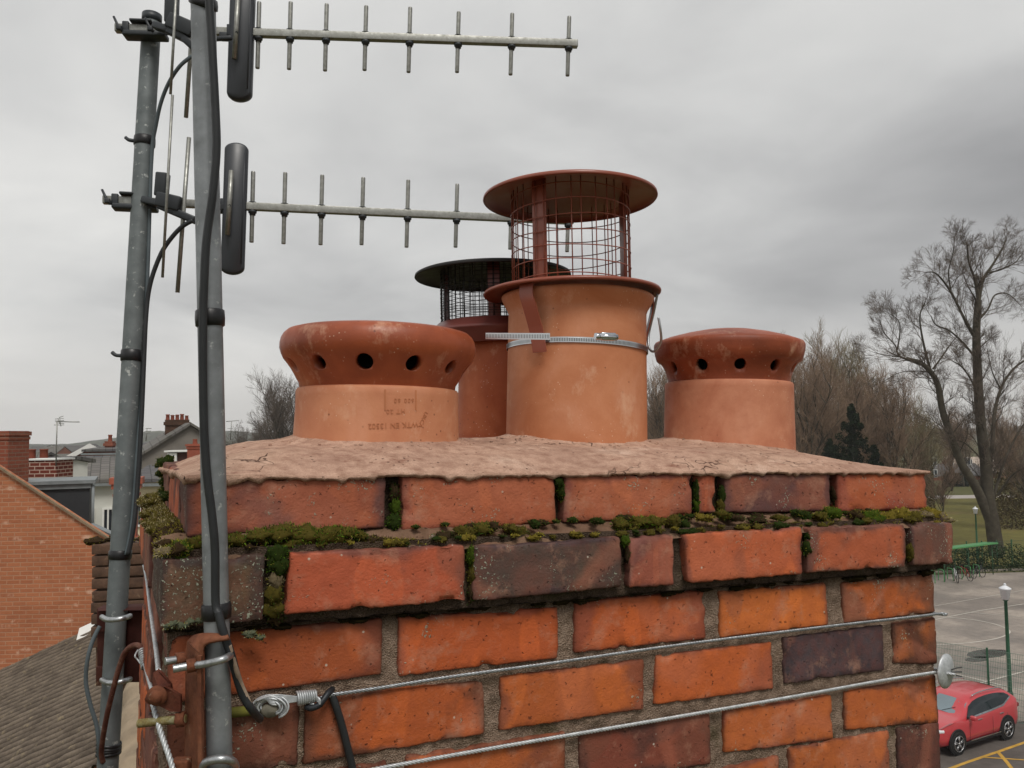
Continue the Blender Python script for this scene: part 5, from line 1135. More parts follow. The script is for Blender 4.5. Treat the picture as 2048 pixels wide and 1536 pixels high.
A0, A1 = P(-60, 1373, 14.45), P(214, 1246, 14.45); dr_ = A1-A0; far = 7.4; toward = -FH+V((0, 0, -.35))
LRL = dr_.length; mb = MB(); NU, NV = 26, int(far/.115*10)
nrm = dr_.cross(toward).normalized(); nrm = nrm if nrm.z > 0 else -nrm; dn_ = dr_.normalized()
def rr(a, b):
    q = A0-dn_*2.2+dn_*(LRL+4.6)*a+toward*far*b; k = b*far/.14; h_ = .075*abs(math.sin(math.pi*k))**.8+nz(q, 3)*.008
    tl_ = (a*(LRL+4.2)/.34) % 1.0; return q+nrm*(h_-.012*tl_)
vsr = []
NU = 114
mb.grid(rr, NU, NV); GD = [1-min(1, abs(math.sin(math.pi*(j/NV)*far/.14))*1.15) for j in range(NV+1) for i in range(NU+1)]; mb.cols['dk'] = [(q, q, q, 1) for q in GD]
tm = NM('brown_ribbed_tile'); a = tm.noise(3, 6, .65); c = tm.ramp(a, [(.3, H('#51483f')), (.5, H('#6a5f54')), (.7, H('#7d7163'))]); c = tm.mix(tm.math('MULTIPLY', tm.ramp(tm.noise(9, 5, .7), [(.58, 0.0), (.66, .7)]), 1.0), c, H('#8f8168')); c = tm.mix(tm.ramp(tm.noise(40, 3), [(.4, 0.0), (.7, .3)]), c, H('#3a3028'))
c = tm.mix(tm.math('MULTIPLY', tm.attr('dk', 'Fac'), .9), c, H('#1c1712'))  # groove colour: dirt plus painted shade, to deepen the ribs
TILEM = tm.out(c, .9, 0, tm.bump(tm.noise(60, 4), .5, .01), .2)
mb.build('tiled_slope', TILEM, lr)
fl = MB(); fl.prism([P(160, 1258, 14.38), P(208, 1236, 14.38), P(206, 1284, 14.0), P(150, 1298, 14.0)], nrm*.02); fl.build('white_flashing', WHITEP, lr)
rt = thing('ridge_tile', 'worn buff half-round coping running beside the chimney under the maroon plate', 'coping', P(262, 1450, 2.6))
mb = MB(); ra, rb_ = P(292, 1380, 3.1), P(268, 1720, 2.2); mb.tube([ra.lerp(rb_, k/24) for k in range(25)], [.075+.004*(k % 4) for k in range(25)], 20); mb.build('coping', simple('buff_coping', H('#8f7f6a'), .92, 0, .25, 14, .5, .004), rt)
# lower dark stack and the red painted chimney behind the mast
ds = thing('brick_chimney', 'sooty dark brick stack with moss on top, just behind the duller mast', 'chimney', P(245, 1200, 5.6))
F_ = frame_at(P(262, 1085, 5.6), 12); mb = MB()
random.seed(3)
for k in range(9):
    o = .11 if k % 2 else 0
    xq = -.24
    for q in range(3):
        wq = .104 if (q == 0 and k % 2) else .214; jx = random.uniform(-.006, .006); mb.rbox((xq+wq/2+jx, .10+random.uniform(-.006, .006), -.037-k*.077+random.uniform(-.003, .003)), (wq, .22, .066), None, .006, 2); xq += wq+.010
mb.box((.085, .26, -.42), (.60, .46, .80)); mb.box((.08, .40, -2.2), (.50, .42, 3.0)); mb.build('stack', rust_material('sooty_brick_face', H('#3e3028'), H('#5a4436'), H('#6e5444'), 9), ds, F_)
MS2 = MB(); MS2.cols = {'mc': []}; MS_keep = MS; MS = MS2
for k in range(16):
    q = F_ @ V((random.uniform(-.25, .45), random.uniform(0, .3), .012)); clump(q, (random.uniform(.04, .09), .05, random.uniform(.015, .03)), [OL, YE, BN], n=160, sp=.010)
MS2.build('moss_cap', MOSSM, ds); MS = MS_keep
rc = thing('brick_chimney', 'smooth red painted chimney with a corbelled head, standing behind the duller mast', 'chimney', P(250, 1060, 9))
F_ = frame_at(P(249, 1100, 9.2), 20); mb = MB(); mb.box((0, .2, .36), (.22, .22, .86)); mb.box((0, .2, .70), (.30, .30, .06)); mb.box((0, .2, .76), (.34, .34, .07)); mb.box((0, .2, .60), (.27, .27, .03))
mb.lathe([(.25, -.22), (.235, .0), (.16, .14)], (0, .2, 0), 4, rot=Matrix.Rotation(R(45), 3, 'Z')); mb.box((0, .2, -1.4), (.42, .42, 2.4)); mb.build('stack', REDPAINT, rc, F_)
sp_ = MB(); sp_.box((0, .08, .45), (.05, .1, .15)); sp_.build('side_bracket', WHITEP, rc, F_)
# dark clad dormer behind the gable
F_ = frame_at(P(180, 960, 17.2), 25); dd_ = thing('dormer', 'charcoal clad flat-roofed dormer behind the brick gable wall', 'dormer', P(120, 1000, 17.5))
mb = MB(); mb.box((-1.6, .9, -1.3), (3.2, 1.8, 2.5)); mb.build('walls', DGREY, dd_, F_); mb = MB(); mb.box((-1.65, .9, -.03), (3.5, 2.0, .07)); mb.box((-1.6, -.02, -.12), (3.25, .06, .09)); mb.build('roof_edge', LEAD, dd_, F_)
mb = MB(); mb.tube([V((.06, -.02, -.1)), V((.06, -.02, -1.3))], .03, 8); mb.build('downpipe', LEAD, dd_, F_)
vg = MB(); vg.prism([P(178, 1048, 16.8), P(222, 1068, 16.2), P(222, 1076, 16.2), P(176, 1054, 16.8)], FH*.2); single('verge_strip', vg, LEAD, 'pale metal strip sloping from the foot of the charcoal dormer', 'flashing', loc=P(200, 1060, 16.5))
# chimneys with block pots to the left
t = thing('brick_chimney', 'dark red brick stack with crisp pale mortar and a white capping, under the thin aerial', 'chimney', P(78, 955, 19)); F_ = frame_at(P(79, 990, 19), 3); hh = (P(79, 921, 19)-P(79, 990, 19)).z
mb = MB(); mb.box((0, .4, hh/2-.5), (.74, .8, hh+1)); mb.build('stack', bricktex('dark_red_brick', H('#6e3428'), H('#5d2c24'), H('#b8a090'), rh=.085, ms=.012, var=.2), t, F_); mb = MB(); mb.box((0, .4, hh+.02), (.80, .86, .035)); mb.build('capping', WHITEP, t, F_)
t = thing('brick_chimney', 'stack with two square-sided red pots at the far left', 'chimney', P(57, 955, 21)); F_ = frame_at(P(57, 990, 21), 3); hh = (P(57, 921, 21)-P(57, 990, 21)).z
mb = MB(); mb.box((-.1, .4, hh/2-.6), (.9, .6, hh+1)); st_ = mb.build('stack', REDBR, t, F_)
for x_ in (-.15, .16): mb = MB(); mb.lathe([(.10, 0), (.095, .25), (.105, .26), (.105, .28), (.07, .28), (.07, .1)], (x_, .4, hh), 16); mb.build('pot', REDPOT, st_, F_)
t = thing('brick_chimney', 'tall brown stack cut by the left picture edge, with a wider oversailing head', 'chimney', P(4, 930, 16)); F_ = frame_at(P(-12, 1000, 16), 0); hh = (P(0, 862, 16)-P(0, 1000, 16)).z
mb = MB(); mb.box((0, .4, hh/2-1), (.44, .7, hh+2)); mb.box((0, .4, hh-.05), (.50, .76, .08)); mb.box((0, .4, hh-.14), (.47, .73, .06)); mb.build('stack', REDBR2, t, F_)
def far_aerial(label, u, v0, v1, Z, boom, els, w=.012):
    t = thing('tv_aerial', label, 'tv aerial', P(u, v0, Z)); mb = MB(); mb.tube([P(u, v0, Z), P(u+2, v1, Z)], w*1.3, 6); mb.build('pole', ALU, t)
    mb = MB(); mb.tube([P(*boom[0], Z), P(*boom[1], Z)], w, 5); b_ = mb.build('boom', ALU, t); mb = MB()
    for (a, b) in els: mb.tube([P(*a, Z), P(*b, Z)], w*.6, 4)
    mb.build('elements', ALU, t)
far_aerial('thin rooftop aerial on a tall pole above the dark red stack', 112, 932, 842, 19, ((112, 843), (159, 844)), [((110, 838), (127, 837)), ((110, 842), (128, 841)), ((108, 850), (128, 850)), ((112, 846), (128, 847)), ((119, 834), (122, 853)), ((116, 838), (120, 848)), ((118, 835), (127, 832))])
far_aerial('short aerial with three bars left of the grey gabled house', 292, 882, 856, 36, ((292, 857), (302, 857)), [((291, 857), (303, 857)), ((291, 862), (302, 862)), ((291, 867), (300, 866))], .016)
far_aerial('distant aerial on the skyline between the near mast and the shortest pot', 461, 880, 842, 48, ((452, 843), (478, 841)), [((455, 857), (466, 857)), ((456, 863), (466, 862)), ((470, 866), (470, 855))], .02)
# houses
house('terraced_house', 'grey rendered gabled house with a dark slate roof and a crowded chimney', 380, 38, 30, 4.0, 3.6, 908, 851, RENDER, SLATE2, [], None, None)
t = thing('brick_chimney', 'broad brown stack with several small pots on the grey gabled house', 'chimney', P(352, 862, 39.5)); F_ = frame_at(P(354, 885, 39.5), 20); hh = (P(352, 842, 39.5)-P(352, 885, 39.5)).z
stack_part(t, F_, (0, 0, 0), 1.05, .6, hh, DARKBR, 5, .09, .26, name='stack')
house('terraced_house', 'red brick house wall with a white corner pipe left of the grey gabled house', 270, 39, 10, 1.3, 6, 906, 893, REDBR, SLATE, [], None, None, 'x')
pp = MB(); pp.tube([P(293, 906, 37.5), P(291, 1020, 37.5)], .05, 6); single('drain_pipe', pp, WHITEP, 'white drain pipe down the corner of the grey gabled house', 'pipe', loc=P(292, 1020, 37.5))
t = thing('dormer', 'white flat-roofed dormer window beside the red chimney', 'dormer', P(350, 930, 26)); F_ = frame_at(P(334, 904, 26), 8); mb = MB(); mb.box((.56, .5, -.25), (1.1, .9, .5)); mb.build('walls', BROWNW, t, F_); mb = MB(); mb.box((.56, .45, .02), (1.25, 1.1, .05)); mb.build('roof_edge', WHITEP, t, F_)
windows(t, F_, [(.02, .30, -.5, -.03)], y=.03)
t = thing('brick_chimney', 'red chimney with a stepped cap and one small pot beside the white dormer', 'chimney', P(386, 940, 20)); F_ = frame_at(P(386, 960, 20), 10); hh = (P(386, 888, 20)-P(386, 960, 20)).z
mb = MB(); mb.box((0, .2, hh/2), (.30, .3, hh)); mb.box((0, .2, hh-.03), (.38, .38, .05)); mb.box((0, .2, hh-.09), (.34, .34, .05)); st_ = mb.build('stack', REDPAINT, t, F_); mb = MB(); mb.lathe([(.06, 0), (.05, .1), (.06, .12), (.035, .12), (.035, .02)], (0, .2, hh), 12); mb.build('pot', REDPOT, st_, F_)
house('terraced_house', 'cream rendered house with paired sash windows near the mossy corner', 304, 30, 6, 1.3, 4, 962, 940, CREAM, SLATE, [(-.5, -.15, 7.4, 8.2), (.1, .45, 7.4, 8.2)], None, None, 'x')
house('terraced_house', 'orange brick gabled house with a white verge at the town centre', 180, 46, 22, 3.0, 3, 925, 893, REDBR, SLATE, [(-.9, -.2, 7.2, 8.2)], None, None, 'y', WHITEP)
house('terraced_house', 'long brick house with a flat parapet behind the slate roofs', 212, 44, 2, 2.1, 3, 903, 900, REDBR, SLATE, [], [(-.4, 1.4, .4, .4, .40, 1, REDBR), (.6, 1.4, .35, .4, .05, 1, REDBR)], None, 'x')
house('terraced_house', 'slate-roofed terrace with its white front facing the street', 168, 33, 26, 2.5, 5, 957, 921, WHITER, SLATE, [(-.6, .0, 6.4, 7.5)], None, 'white terraces in the street', 'x')
house('terraced_house', 'narrower white-fronted house with arched openings and a paler roof strip', 201, 31, 22, 1.5, 5, 962, 925, WHITER, SLATE2, [(-.55, -.15, 6.9, 8.0), (.1, .5, 6.9, 8.0), (-.5, -.1, 5.3, 6.3)], None, 'white terraces in the street', 'x')
house('terraced_house', 'white gable wall seen over the charcoal dormer', 121, 28, -24, .42, .9, 926, 921, WHITER, SLATE, [], None, None, 'x')
house('terraced_house', 'brick house with a mossy roof far left behind the two red pots', 22, 34, 12, 2.2, 2, 922, 912, REDBR2, SLATE2, [], None, None, 'x')
random.seed(12)
far_h = [(30, 210, 5, 'leftmost on the distant slope'), (62, 230, 6, 'white, just right of the leftmost pots'), (90, 180, 5, 'above the capped dark stack'), (104, 250, 8, 'long and white under the wooded hill'), (128, 160, 5, 'right of the thin aerial pole'), (142, 240, 6, 'high on the slope, small and pale'), (150, 120, 4, 'nearer, with a brown roof'), (236, 130, 5, 'right of the duller mast'), (262, 160, 6, 'between the duller mast and the grey gabled house'), (284, 210, 6, 'below the short three-bar aerial'), (462, 80, 4, 'beside the near mast'), (486, 95, 6, 'low, under the skyline trees'), (520, 120, 7, 'touching the mortar dome left of the shortest pot')]
for k, (u, Z, w_, pl) in enumerate(far_h):
    b = 870-.014*(u-1024); v1 = b+1660*random.uniform(1.2, 3.2)/Z*(1 if Z < 200 else .6); house('distant_house', 'tiny distant house '+pl, u, Z, random.uniform(-30, 30), w_, 6, v1+1660*1.6/Z, v1, [WHITER, CREAM, REDBR2][k % 3] if k not in (1, 3, 5) else WHITER, SLATE if k % 2 else SLATE2, [], None, 'tiny distant houses of the town', 'x' if k % 3 else 'y')
# ================================================================== RIGHT SIDE: playground, lawn, trees, car
def tarmac():
    m = NM('playground_tarmac'); co = m.co('Object'); a = m.noise(.35, 5, .6, co); b = m.noise(3, 5, .6, co); g_ = m.noise(60, 3, .6, co)
    c = m.ramp(a, [(.35, H('#7d756e')), (.5, H('#91877e')), (.65, H('#a3988d'))]); c = m.mix(m.ramp(b, [(.4, 0.0), (.7, .35)]), c, H('#5e5852')); c = m.mix(m.ramp(m.noise(.12, 3, .5, co), [(.5, 0.0), (.6, .4)]), c, H('#59534e'))
    return m.out(c, m.ramp(a, [(.3, .45), (.6, .8)]), 0, m.bump(g_, .3, .01), .35)
pg = MB(); pg.prism([PG(1500, 1161, GZ+.02), PG(2500, 1130, GZ+.02), PG(3600, 1300, GZ+.02), PG(2400, 2400, GZ+.02), PG(1200, 1700, GZ+.02)][::-1], (0, 0, -.02)); struct('playground', pg, tarmac())
dk = MB(); zz_ = GZ+.026
dk.add([PG(1850, 1475, zz_), PG(2060, 1440, zz_), PG(2500, 1560, zz_), PG(2400, 1900, zz_), PG(1700, 1900, zz_)], [(0, 1, 2, 3, 4)], 0, False); struct('parking_bay', dk, simple('dark_asphalt', H('#57514c'), .8, 0, .2, 2, .2, .01))
def lawn():
    m = NM('winter_lawn'); co = m.co('Object'); a = m.noise(.12, 6, .65, co); b = m.noise(2, 5, .7, co)
    c = m.ramp(a, [(.3, H('#5a5634')), (.5, H('#6f6a3c')), (.7, H('#7a6b48'))]); c = m.mix(m.ramp(b, [(.4, 0.0), (.7, .5)]), c, H('#4a4428')); return m.out(c, .95, 0, m.bump(b, .6, .08), .1)
lw = MB(); lw.prism([PG(1300, 1148, GZ+.02), PG(2600, 1118, GZ+.02), PG(2500, 985, GZ+.02), PG(1500, 1000, GZ+.02)][::-1], (0, 0, -.02)); struct('lawn', lw, lawn())
kb = MB(); a, b = PG(1500, 1158), PG(2500, 1127); d_ = (b-a); kb.prism([a, b, b+V((0, 0, .12)), a+V((0, 0, .12))], FH*.25); struct('kerb', kb, simple('kerb_stone', H('#8f867a'), .9))
pa = MB(); pa.add([PG(1400, 1004, GZ+.03), PG(2500, 989, GZ+.03), PG(2500, 983, GZ+.03), PG(1400, 997, GZ+.03)], [(0, 1, 2, 3)], 0, False); struct('path', pa, simple('pale_path', H('#a39c96'), .9))
def stripe(mb, pts, w_, z):
    pts = [PG(u, v, z) for u, v in pts]; vs = []
    for i, p in enumerate(pts):
        t = (pts[min(i+1, len(pts)-1)]-pts[max(i-1, 0)]); n_ = V((-t.y, t.x, 0)).normalized()*w_/2; vs += [p-n_, p+n_]
    mb.add(vs, [(2*i, 2*i+1, 2*i+3, 2*i+2) for i in range(len(pts)-1)], 0, False)
def crv(pts, n=6):
    return [(p.x, p.y) for p in curve_pts([V((a, b, 0)) for a, b in pts], n)]
WL = simple('worn_white_line', H('#b8b2a8'), .8, 0, .2, 3); YL = simple('yellow_road_line', H('#b8913e'), .8, 0, .2, 3); zl2 = GZ+.032
ms = MB(); stripe(ms, crv([(1800, 1226), (1880, 1233), (1950, 1240), (1996, 1250), (2016, 1259), (2018, 1266), (2000, 1275), (1965, 1282), (1920, 1287), (1860, 1289), (1780, 1284)]), .10, zl2)
stripe(ms, [(1860, 1241), (1960, 1221), (2060, 1206)], .09, zl2+.002); stripe(ms, [(1930, 1224), (2060, 1236)], .07, zl2+.004); stripe(ms, [(1862, 1336), (1945, 1356), (2060, 1384)], .10, zl2+.002); stripe(ms, [(1940, 1372), (1990, 1358), (2060, 1340)], .10, zl2+.006); stripe(ms, [(1870, 1212), (1960, 1196), (2060, 1178)], .06, zl2+.004)
o = ms.build('court_lines', WL); o['kind'] = 'structure'
ys = MB(); stripe(ys, [(1860, 1552), (1935, 1524), (2000, 1502), (2080, 1474)], .12, zl2); stripe(ys, [(1996, 1504), (2012, 1522), (2030, 1545)], .12, zl2+.002); stripe(ys, [(1962, 1514), (2070, 1521)], .08, zl2+.004); stripe(ys, [(1900, 1542), (1985, 1560)], .10, zl2+.002)
o = ys.build('bay_markings', YL); o['kind'] = 'structure'
pd = MB()
for (u, v, s_) in [(1975, 1307, 1.2), (1990, 1305, .8), (1955, 1318, .7)]:
    c = PG(u, v, GZ+.030); pd.add([c]+[c+V((math.cos(a)*s_*(1+.4*nz((a, u, 0), 1)), math.sin(a)*s_*.5, 0)) for a in [2*math.pi*k/18 for k in range(18)]], [(0, k+1, (k+1) % 18+1) for k in range(18)], 0, False)
o = pd.build('damp_patch', simple('damp_tarmac', H('#4a4642'), .3)); o['kind'] = 'structure'
# weld mesh fence
FG = simple('green_fence_paint', H('#2f5a42'), .55, 0, .15, 3); FGW = simple('mesh_wire', H('#6f8478'), .5, 0, .1, 3)
def fence(label, A, B, h, npost, mesh_sp, mat=FG, wire=None, mesh=True, pr=.03):
    A = V((A.x, A.y, GZ)); B = V((B.x, B.y, GZ)); t = thing('mesh_fence', label, 'fence', A.lerp(B, .5)); d = (B-A); L_ = d.length; d.normalize()
    for k in range(npost+1): mb = MB(); p = A+d*(L_*k/npost); mb.box(p+V((0, 0, h/2+.03)), (pr*2, pr*2, h+.06), Matrix.Rotation(math.atan2(d.y, d.x), 3, 'Z')); mb.build('post', mat, t)
    if mesh:
        mb = MB(); n = int(L_/mesh_sp)
        for k in range(n): p = A+d*(L_*(k+.5)/n)+V((0, 0, .03)); mb.tube([p, p+V((0, 0, h-.03))], .0060, 3, cap=False)
        for k in range(int(h/.2)+1): p = V((0, 0, .04+k*.2)); mb.tube([A+p, B+p], .008, 3, cap=False)
        mb.build('mesh_panel', wire or FGW, t)
    return t
f0, f1 = P(1600, 900, 35.5), P(2260, 900, 27.5); dF = (f1-f0)
pu = P(1949, 900, 31.4)
fence('tall pale green weld mesh fence behind the red car', f0, f1, 2.45, 5, .055, FG, FGW)
for p in ():
    pass
fence('far green fence with dark posts along the lawn behind the cycle shelter', PG(1780, 1142), PG(2200, 1122), 1.9, 14, .12, FG, simple('dark_mesh', H('#3c5a44'), .6), True, .035)
# lamp posts
LAMPG = simple('white_lantern', H('#d8dade'), .3, 0, .05, 5)
def lamp(label, base, h):
    t = thing('street_lamp', label, 'street lamp', base, 'green lamp posts with white lanterns'); mb = MB(); b = base
    mb.lathe([(.10, 0), (.10, .9), (.075, 1.0), (.065, h*.5), (.055, h-.55), (.09, h-.53), (.09, h-.50)], b, 14); mb.build('post', FG, t)
    mb = MB(); mb.lathe([(.10, h-.50), (.13, h-.48), (.185, h-.14), (.21, h-.12), (.20, h-.08), (.06, h-.0), (.03, h+.01), (.05, h+.04), (.035, h+.08), (.0, h+.09)], b, 16); mb.build('lantern', LAMPG, t)
def zh(u, v, base): return P(u, v, -(CW.inverted() @ base).z).z-base.z
bL = P(2023, 1440, 30.0); bL.z = GZ; lamp('near green lamp post with a white lantern rising behind the red car', bL, 4.75)
bL = P(1955, 1110, 66.0); bL.z = GZ; lamp('distant slim green lamp post on the lawn beyond the cycle shelter', bL, 4.2)
# cycle shelter and bikes
sh = thing('cycle_shelter', 'green curved-frame cycle shelter with racks at the edge of the playground', 'cycle shelter', PG(1950, 1160)); GRN = simple('bright_green_frame', H('#4c8a55'), .5)
s0, s1 = PG(1840, 1172), PG(1988, 1150); d_ = (s1-s0).normalized(); back = FH; L_ = (s1-s0).length
for k in range(4):
    p = s0+d_*(L_*k/3); mb = MB(); mb.tube(curve_pts([p+back*1.9, p+back*1.95+V((0, 0, 1.1)), p+back*1.5+V((0, 0, 1.9)), p+back*.6+V((0, 0, 2.2)), p-back*.2+V((0, 0, 2.2))], 5), .035, 6); mb.tube([p+back*.1, p+back*.1+V((0, 0, 2.2))], .035, 6); mb.build('hoop_frame', simple('dark_green', H('#2f5238'), .6) if k == 0 else bpy.data.materials['dark_green'], sh)
mb = MB(); mb.prism([s0-d_*.3-back*.3+V((0, 0, 2.22)), s1+d_*.4-back*.3+V((0, 0, 2.22)), s1+d_*.4+back*1.4+V((0, 0, 2.05)), s0-d_*.3+back*1.4+V((0, 0, 2.05))], (0, 0, .09)); mb.build('canopy', GRN, sh)
for k in range(7): mb = MB(); p = s0+d_*(.6+L_*.12*k); mb.tube(curve_pts([p, p+V((0, 0, .7)), p+back*.15+V((0, 0, .8)), p+back*.6+V((0, 0, .8)), p+back*.75+V((0, 0, .7)), p+back*.75], 4), .03, 6); mb.build('rack', GRN, sh)
def bike(label, p, ang, col):
    t = thing('bicycle', label, 'bicycle', p, 'bicycles in the cycle shelter'); F_ = Matrix.Translation(p) @ Matrix.Rotation(ang, 4, 'Z'); bk_ = simple('tyre_black', H('#1a1a1a'), .8) if 'tyre_black' not in bpy.data.materials else bpy.data.materials['tyre_black']
    for x_ in (-.5, .5): mb = MB(); mb.tube([V((x_+.33*math.cos(a), 0, .34+.33*math.sin(a))) for a in [2*math.pi*k/20 for k in range(20)]], .022, 6, closed=True); w_ = mb.build('wheel', bk_, t, F_); mb = MB(); [mb.tube([V((x_, 0, .34)), V((x_+.31*math.cos(a), 0, .34+.31*math.sin(a)))], .004, 3) for a in [2*math.pi*k/10 for k in range(10)]]; mb.build('spokes', ALU, w_, F_)
    mb = MB(); [mb.tube([V(a), V(b)], .02, 6) for a, b in (((-.5, 0, .34), (-.08, 0, .3)), ((-.5, 0, .34), (-.18, 0, .8)), ((-.18, 0, .85), (-.08, 0, .3)), ((-.08, 0, .3), (.38, 0, .8)), ((-.16, 0, .78), (.36, 0, .85)), ((.36, 0, .9), (.5, 0, .34)))]; mb.build('frame', simple('bike_'+label.split()[0], col, .4), t, F_)
    mb = MB(); mb.rbox((-.2, 0, .9), (.24, .12, .05), None, .02, 2); mb.build('saddle', bk_, t, F_); mb = MB(); mb.tube([V((.36, -.25, .98)), V((.37, 0, .98)), V((.36, .25, .98))], .015, 6); mb.tube([V((.36, 0, .9)), V((.37, 0, .98))], .018, 6); mb.build('handlebar', bk_, t, F_)
bike('white bicycle leaning in the rack by the shelter post', PG(1918, 1166)+back*.4, YAWC+1.3, H('#c8c8c8')); bike('red bicycle parked near the shelter middle', PG(1937, 1162)+back*.4, YAWC+1.7, H('#a02018')); bike('dark bicycle standing at the open end of the shelter', PG(1962, 1158)+back*.3, YAWC+.5, H('#30343a'))
# ---- red car
def car():
    gf, gr = PG(1911, 1509), PG(2006, 1479); ax_ = (gf-gr); ax_.z = 0; wb = 2.67; ang = math.atan2(ax_.y, ax_.x)
    # gf, gr touch the near-side wheels; car's own frame: x forward, y to its left
    mid = (gf+gr)/2; Rz = Matrix.Rotation(ang, 4, 'Z'); left = Rz.to_3x3() @ V((0, 1, 0))
    tow = (CPOS-mid); tow.z = 0; side = 1 if left.dot(tow) > 0 else -1
    org = mid-left*side*.78; org.z = GZ+.035; F_ = Matrix.Translation(org) @ Rz
    t = thing('parked_car', 'red five-door sport utility car parked by the mesh fence, front partly hidden by the chimney', 'car', org)
    PAINT = NM('red_car_paint'); PAINT = PAINT.out(H('#b83c42'), .30, .0, None, .5, **{'Coat Weight': .8, 'Coat Roughness': .06}); CG = simple('car_glass', H('#1c2428'), .06, 0, .1, 1, 0, 0, .8); BLK = simple('black_trim', H('#18181a'), .6); CHR = simple('chrome', H('#d0d2d4'), .15, 1)
    xs = [-2.22, -2.16, -2.02, -1.8, -1.5, -1.1, -.7, -.3, .1, .4, .62, .85, 1.1, 1.4, 1.7, 1.95, 2.12, 2.21]
    roof = lambda x: [(-2.22, .95), (-2.16, 1.12), (-2.02, 1.32), (-1.8, 1.50), (-1.5, 1.585), (-1.1, 1.63), (-.7, 1.645), (-.3, 1.64), (.1, 1.60), (.4, 1.50), (.62, 1.34), (.85, 1.18), (1.1, 1.085), (1.4, 1.05), (1.7, 1.0), (1.95, .93), (2.12, .84), (2.21, .70)]
    belt = lambda x: 1.02+(-.05*(x-.6) if x < .9 else -.04*(x-.6))
    def itp(tb, x):
        for (a, p), (b, q) in zip(tb, tb[1:]):
            if a <= x <= b: return p+(q-p)*(x-a)/(b-a)
        return tb[-1][1] if x > tb[-1][0] else tb[0][1]
    RT = roof(0); HW = [(-2.22, .74), (-2.1, .86), (-1.8, .915), (-1, .93), (0, .93), (1, .93), (1.6, .91), (1.95, .85), (2.12, .74), (2.21, .62)]
    ZB = [(-2.22, .46), (-2.0, .30), (-1.0, .24), (1.2, .24), (1.9, .27), (2.21, .42)]
    def sec(x):
        hw, r_, zb = itp(HW, x), itp(RT, x), itp(ZB, x); b = min(belt(x), r_-.05); cab = max(0, min(1, (r_-b-.05)/.35)); tw_ = hw*(.97-.24*cab)
        return [(0, zb), (hw*.8, zb), (hw*.97, zb+.10), (hw, zb+.3), (hw*.985, (zb+b)/2+.1), (hw*1.0, b-.08), (hw*.965, b), (hw*.965+(tw_-hw*.965)*.55, b+(r_-b)*.55), (tw_, r_-.085*max(cab, .3)), (tw_*.90, r_-.03*max(cab, .5)), (tw_*.5, r_-.002), (0, r_)]
    XS = sorted(set([round(xs[0]+(xs[-1]-xs[0])*k/54, 4) for k in range(55)])); mb = MB(); n = 12; vs = []
    for x in XS:
        s_ = sec(x); ring = [V((x, y, z)) for y, z in s_]+[V((x, -y, z)) for y, z in s_[1:-1][::-1]]; vs += ring
    m_ = 2*n-2; fs = [(i*m_+k, i*m_+(k+1) % m_, (i+1)*m_+(k+1) % m_, (i+1)*m_+k) for i in range(len(XS)-1) for k in range(m_)]
    mb.add(vs, fs+[tuple(range(m_))[::-1], tuple(range((len(XS)-1)*m_, len(XS)*m_))]); mb.build('body', PAINT, t, F_)
    def patch(nm, pts, mt, s_=1, off=.016, par=None):     # pts in (x, k) along section rows
        mb = MB(); vs = []
        for (x, r0, r1) in pts:
            sc_ = sec(x); 
            for r_ in (r0, r0+(r1-r0)*.2, r0+(r1-r0)*.4, r0+(r1-r0)*.55, r0+(r1-r0)*.75, r1):
                k = int(r_); f = r_-k; y = sc_[k][0]+(sc_[min(k+1, 11)][0]-sc_[k][0])*f; z = sc_[k][1]+(sc_[min(k+1, 11)][1]-sc_[k][1])*f; vs.append(V((x, s_*(y+off), z+off*.35)))
        mb.add(vs, [(6*i+q, 6*i+6+q, 6*i+7+q, 6*i+1+q) for i in range(len(pts)-1) for q in range(5)]); return mb.build(nm, mt, par or t, F_)
    for s_ in (1, -1):
        patch('side_window', [(-1.72, 6.95, 7.3), (-1.55, 6.5, 7.75), (-1.2, 6.25, 7.85), (-.9, 6.2, 7.88), (-.55, 6.15, 7.88), (-.50, 6.15, 7.88), (-.1, 6.15, 7.85), (.2, 6.15, 7.8), (.45, 6.15, 7.6), (.68, 6.15, 6.9), (.8, 6.15, 6.35)], CG, s_)
        patch('window_trim', [(-1.75, 6.8, 7.0), (-1.2, 6.05, 6.22), (-.5, 6.0, 6.15), (.3, 6.0, 6.15), (.85, 6.0, 6.15)], CHR, s_, .020)
        for x0 in (-.95, .25): mb = MB(); mb.rbox((x0-.1, s_*.935, .93), (.22, .03, .035), None, .012, 2); mb.build('door_handle', CHR, t, F_)
        mb = MB(); mb.tube(curve_pts([V((-1.5, s_*.66, 1.61)), V((-1.1, s_*.69, 1.675)), V((-.3, s_*.70, 1.69)), V((.2, s_*.70, 1.63))], 4), .018, 6); mb.build('roof_rail', CHR, t, F_)
        mb = MB(); mb.rbox((.66, s_*1.04, 1.07), (.14, .20, .15), None, .05, 3); mb.build('door_mirror', PAINT, t, F_)
        mb = MB(); mb.rbox((0, s_*.905, .27), (2.0, .05, .10), None, .02, 2); mb.build('sill_trim', BLK, t, F_)
        mb = MB(); mb.rbox((-.3, s_*.93, .33), (1.9, .012, .025), None, .005, 2); mb.build('chrome_strip', CHR, t, F_)
        mb = MB(); mb.rbox((2.0, s_*.70, .80), (.34, .22, .12), Matrix.Rotation(R(-s_*28), 3, 'Z'), .05, 3); mb.build('headlight', LAMPG, t, F_)
        mb = MB(); mb.rbox((-2.12, s_*.72, 1.0), (.16, .26, .14), None, .04, 3); mb.build('tail_light', simple('tail_red', H('#701014'), .2) if s_ == 1 else bpy.data.materials['tail_red'], t, F_)
        mb = MB()
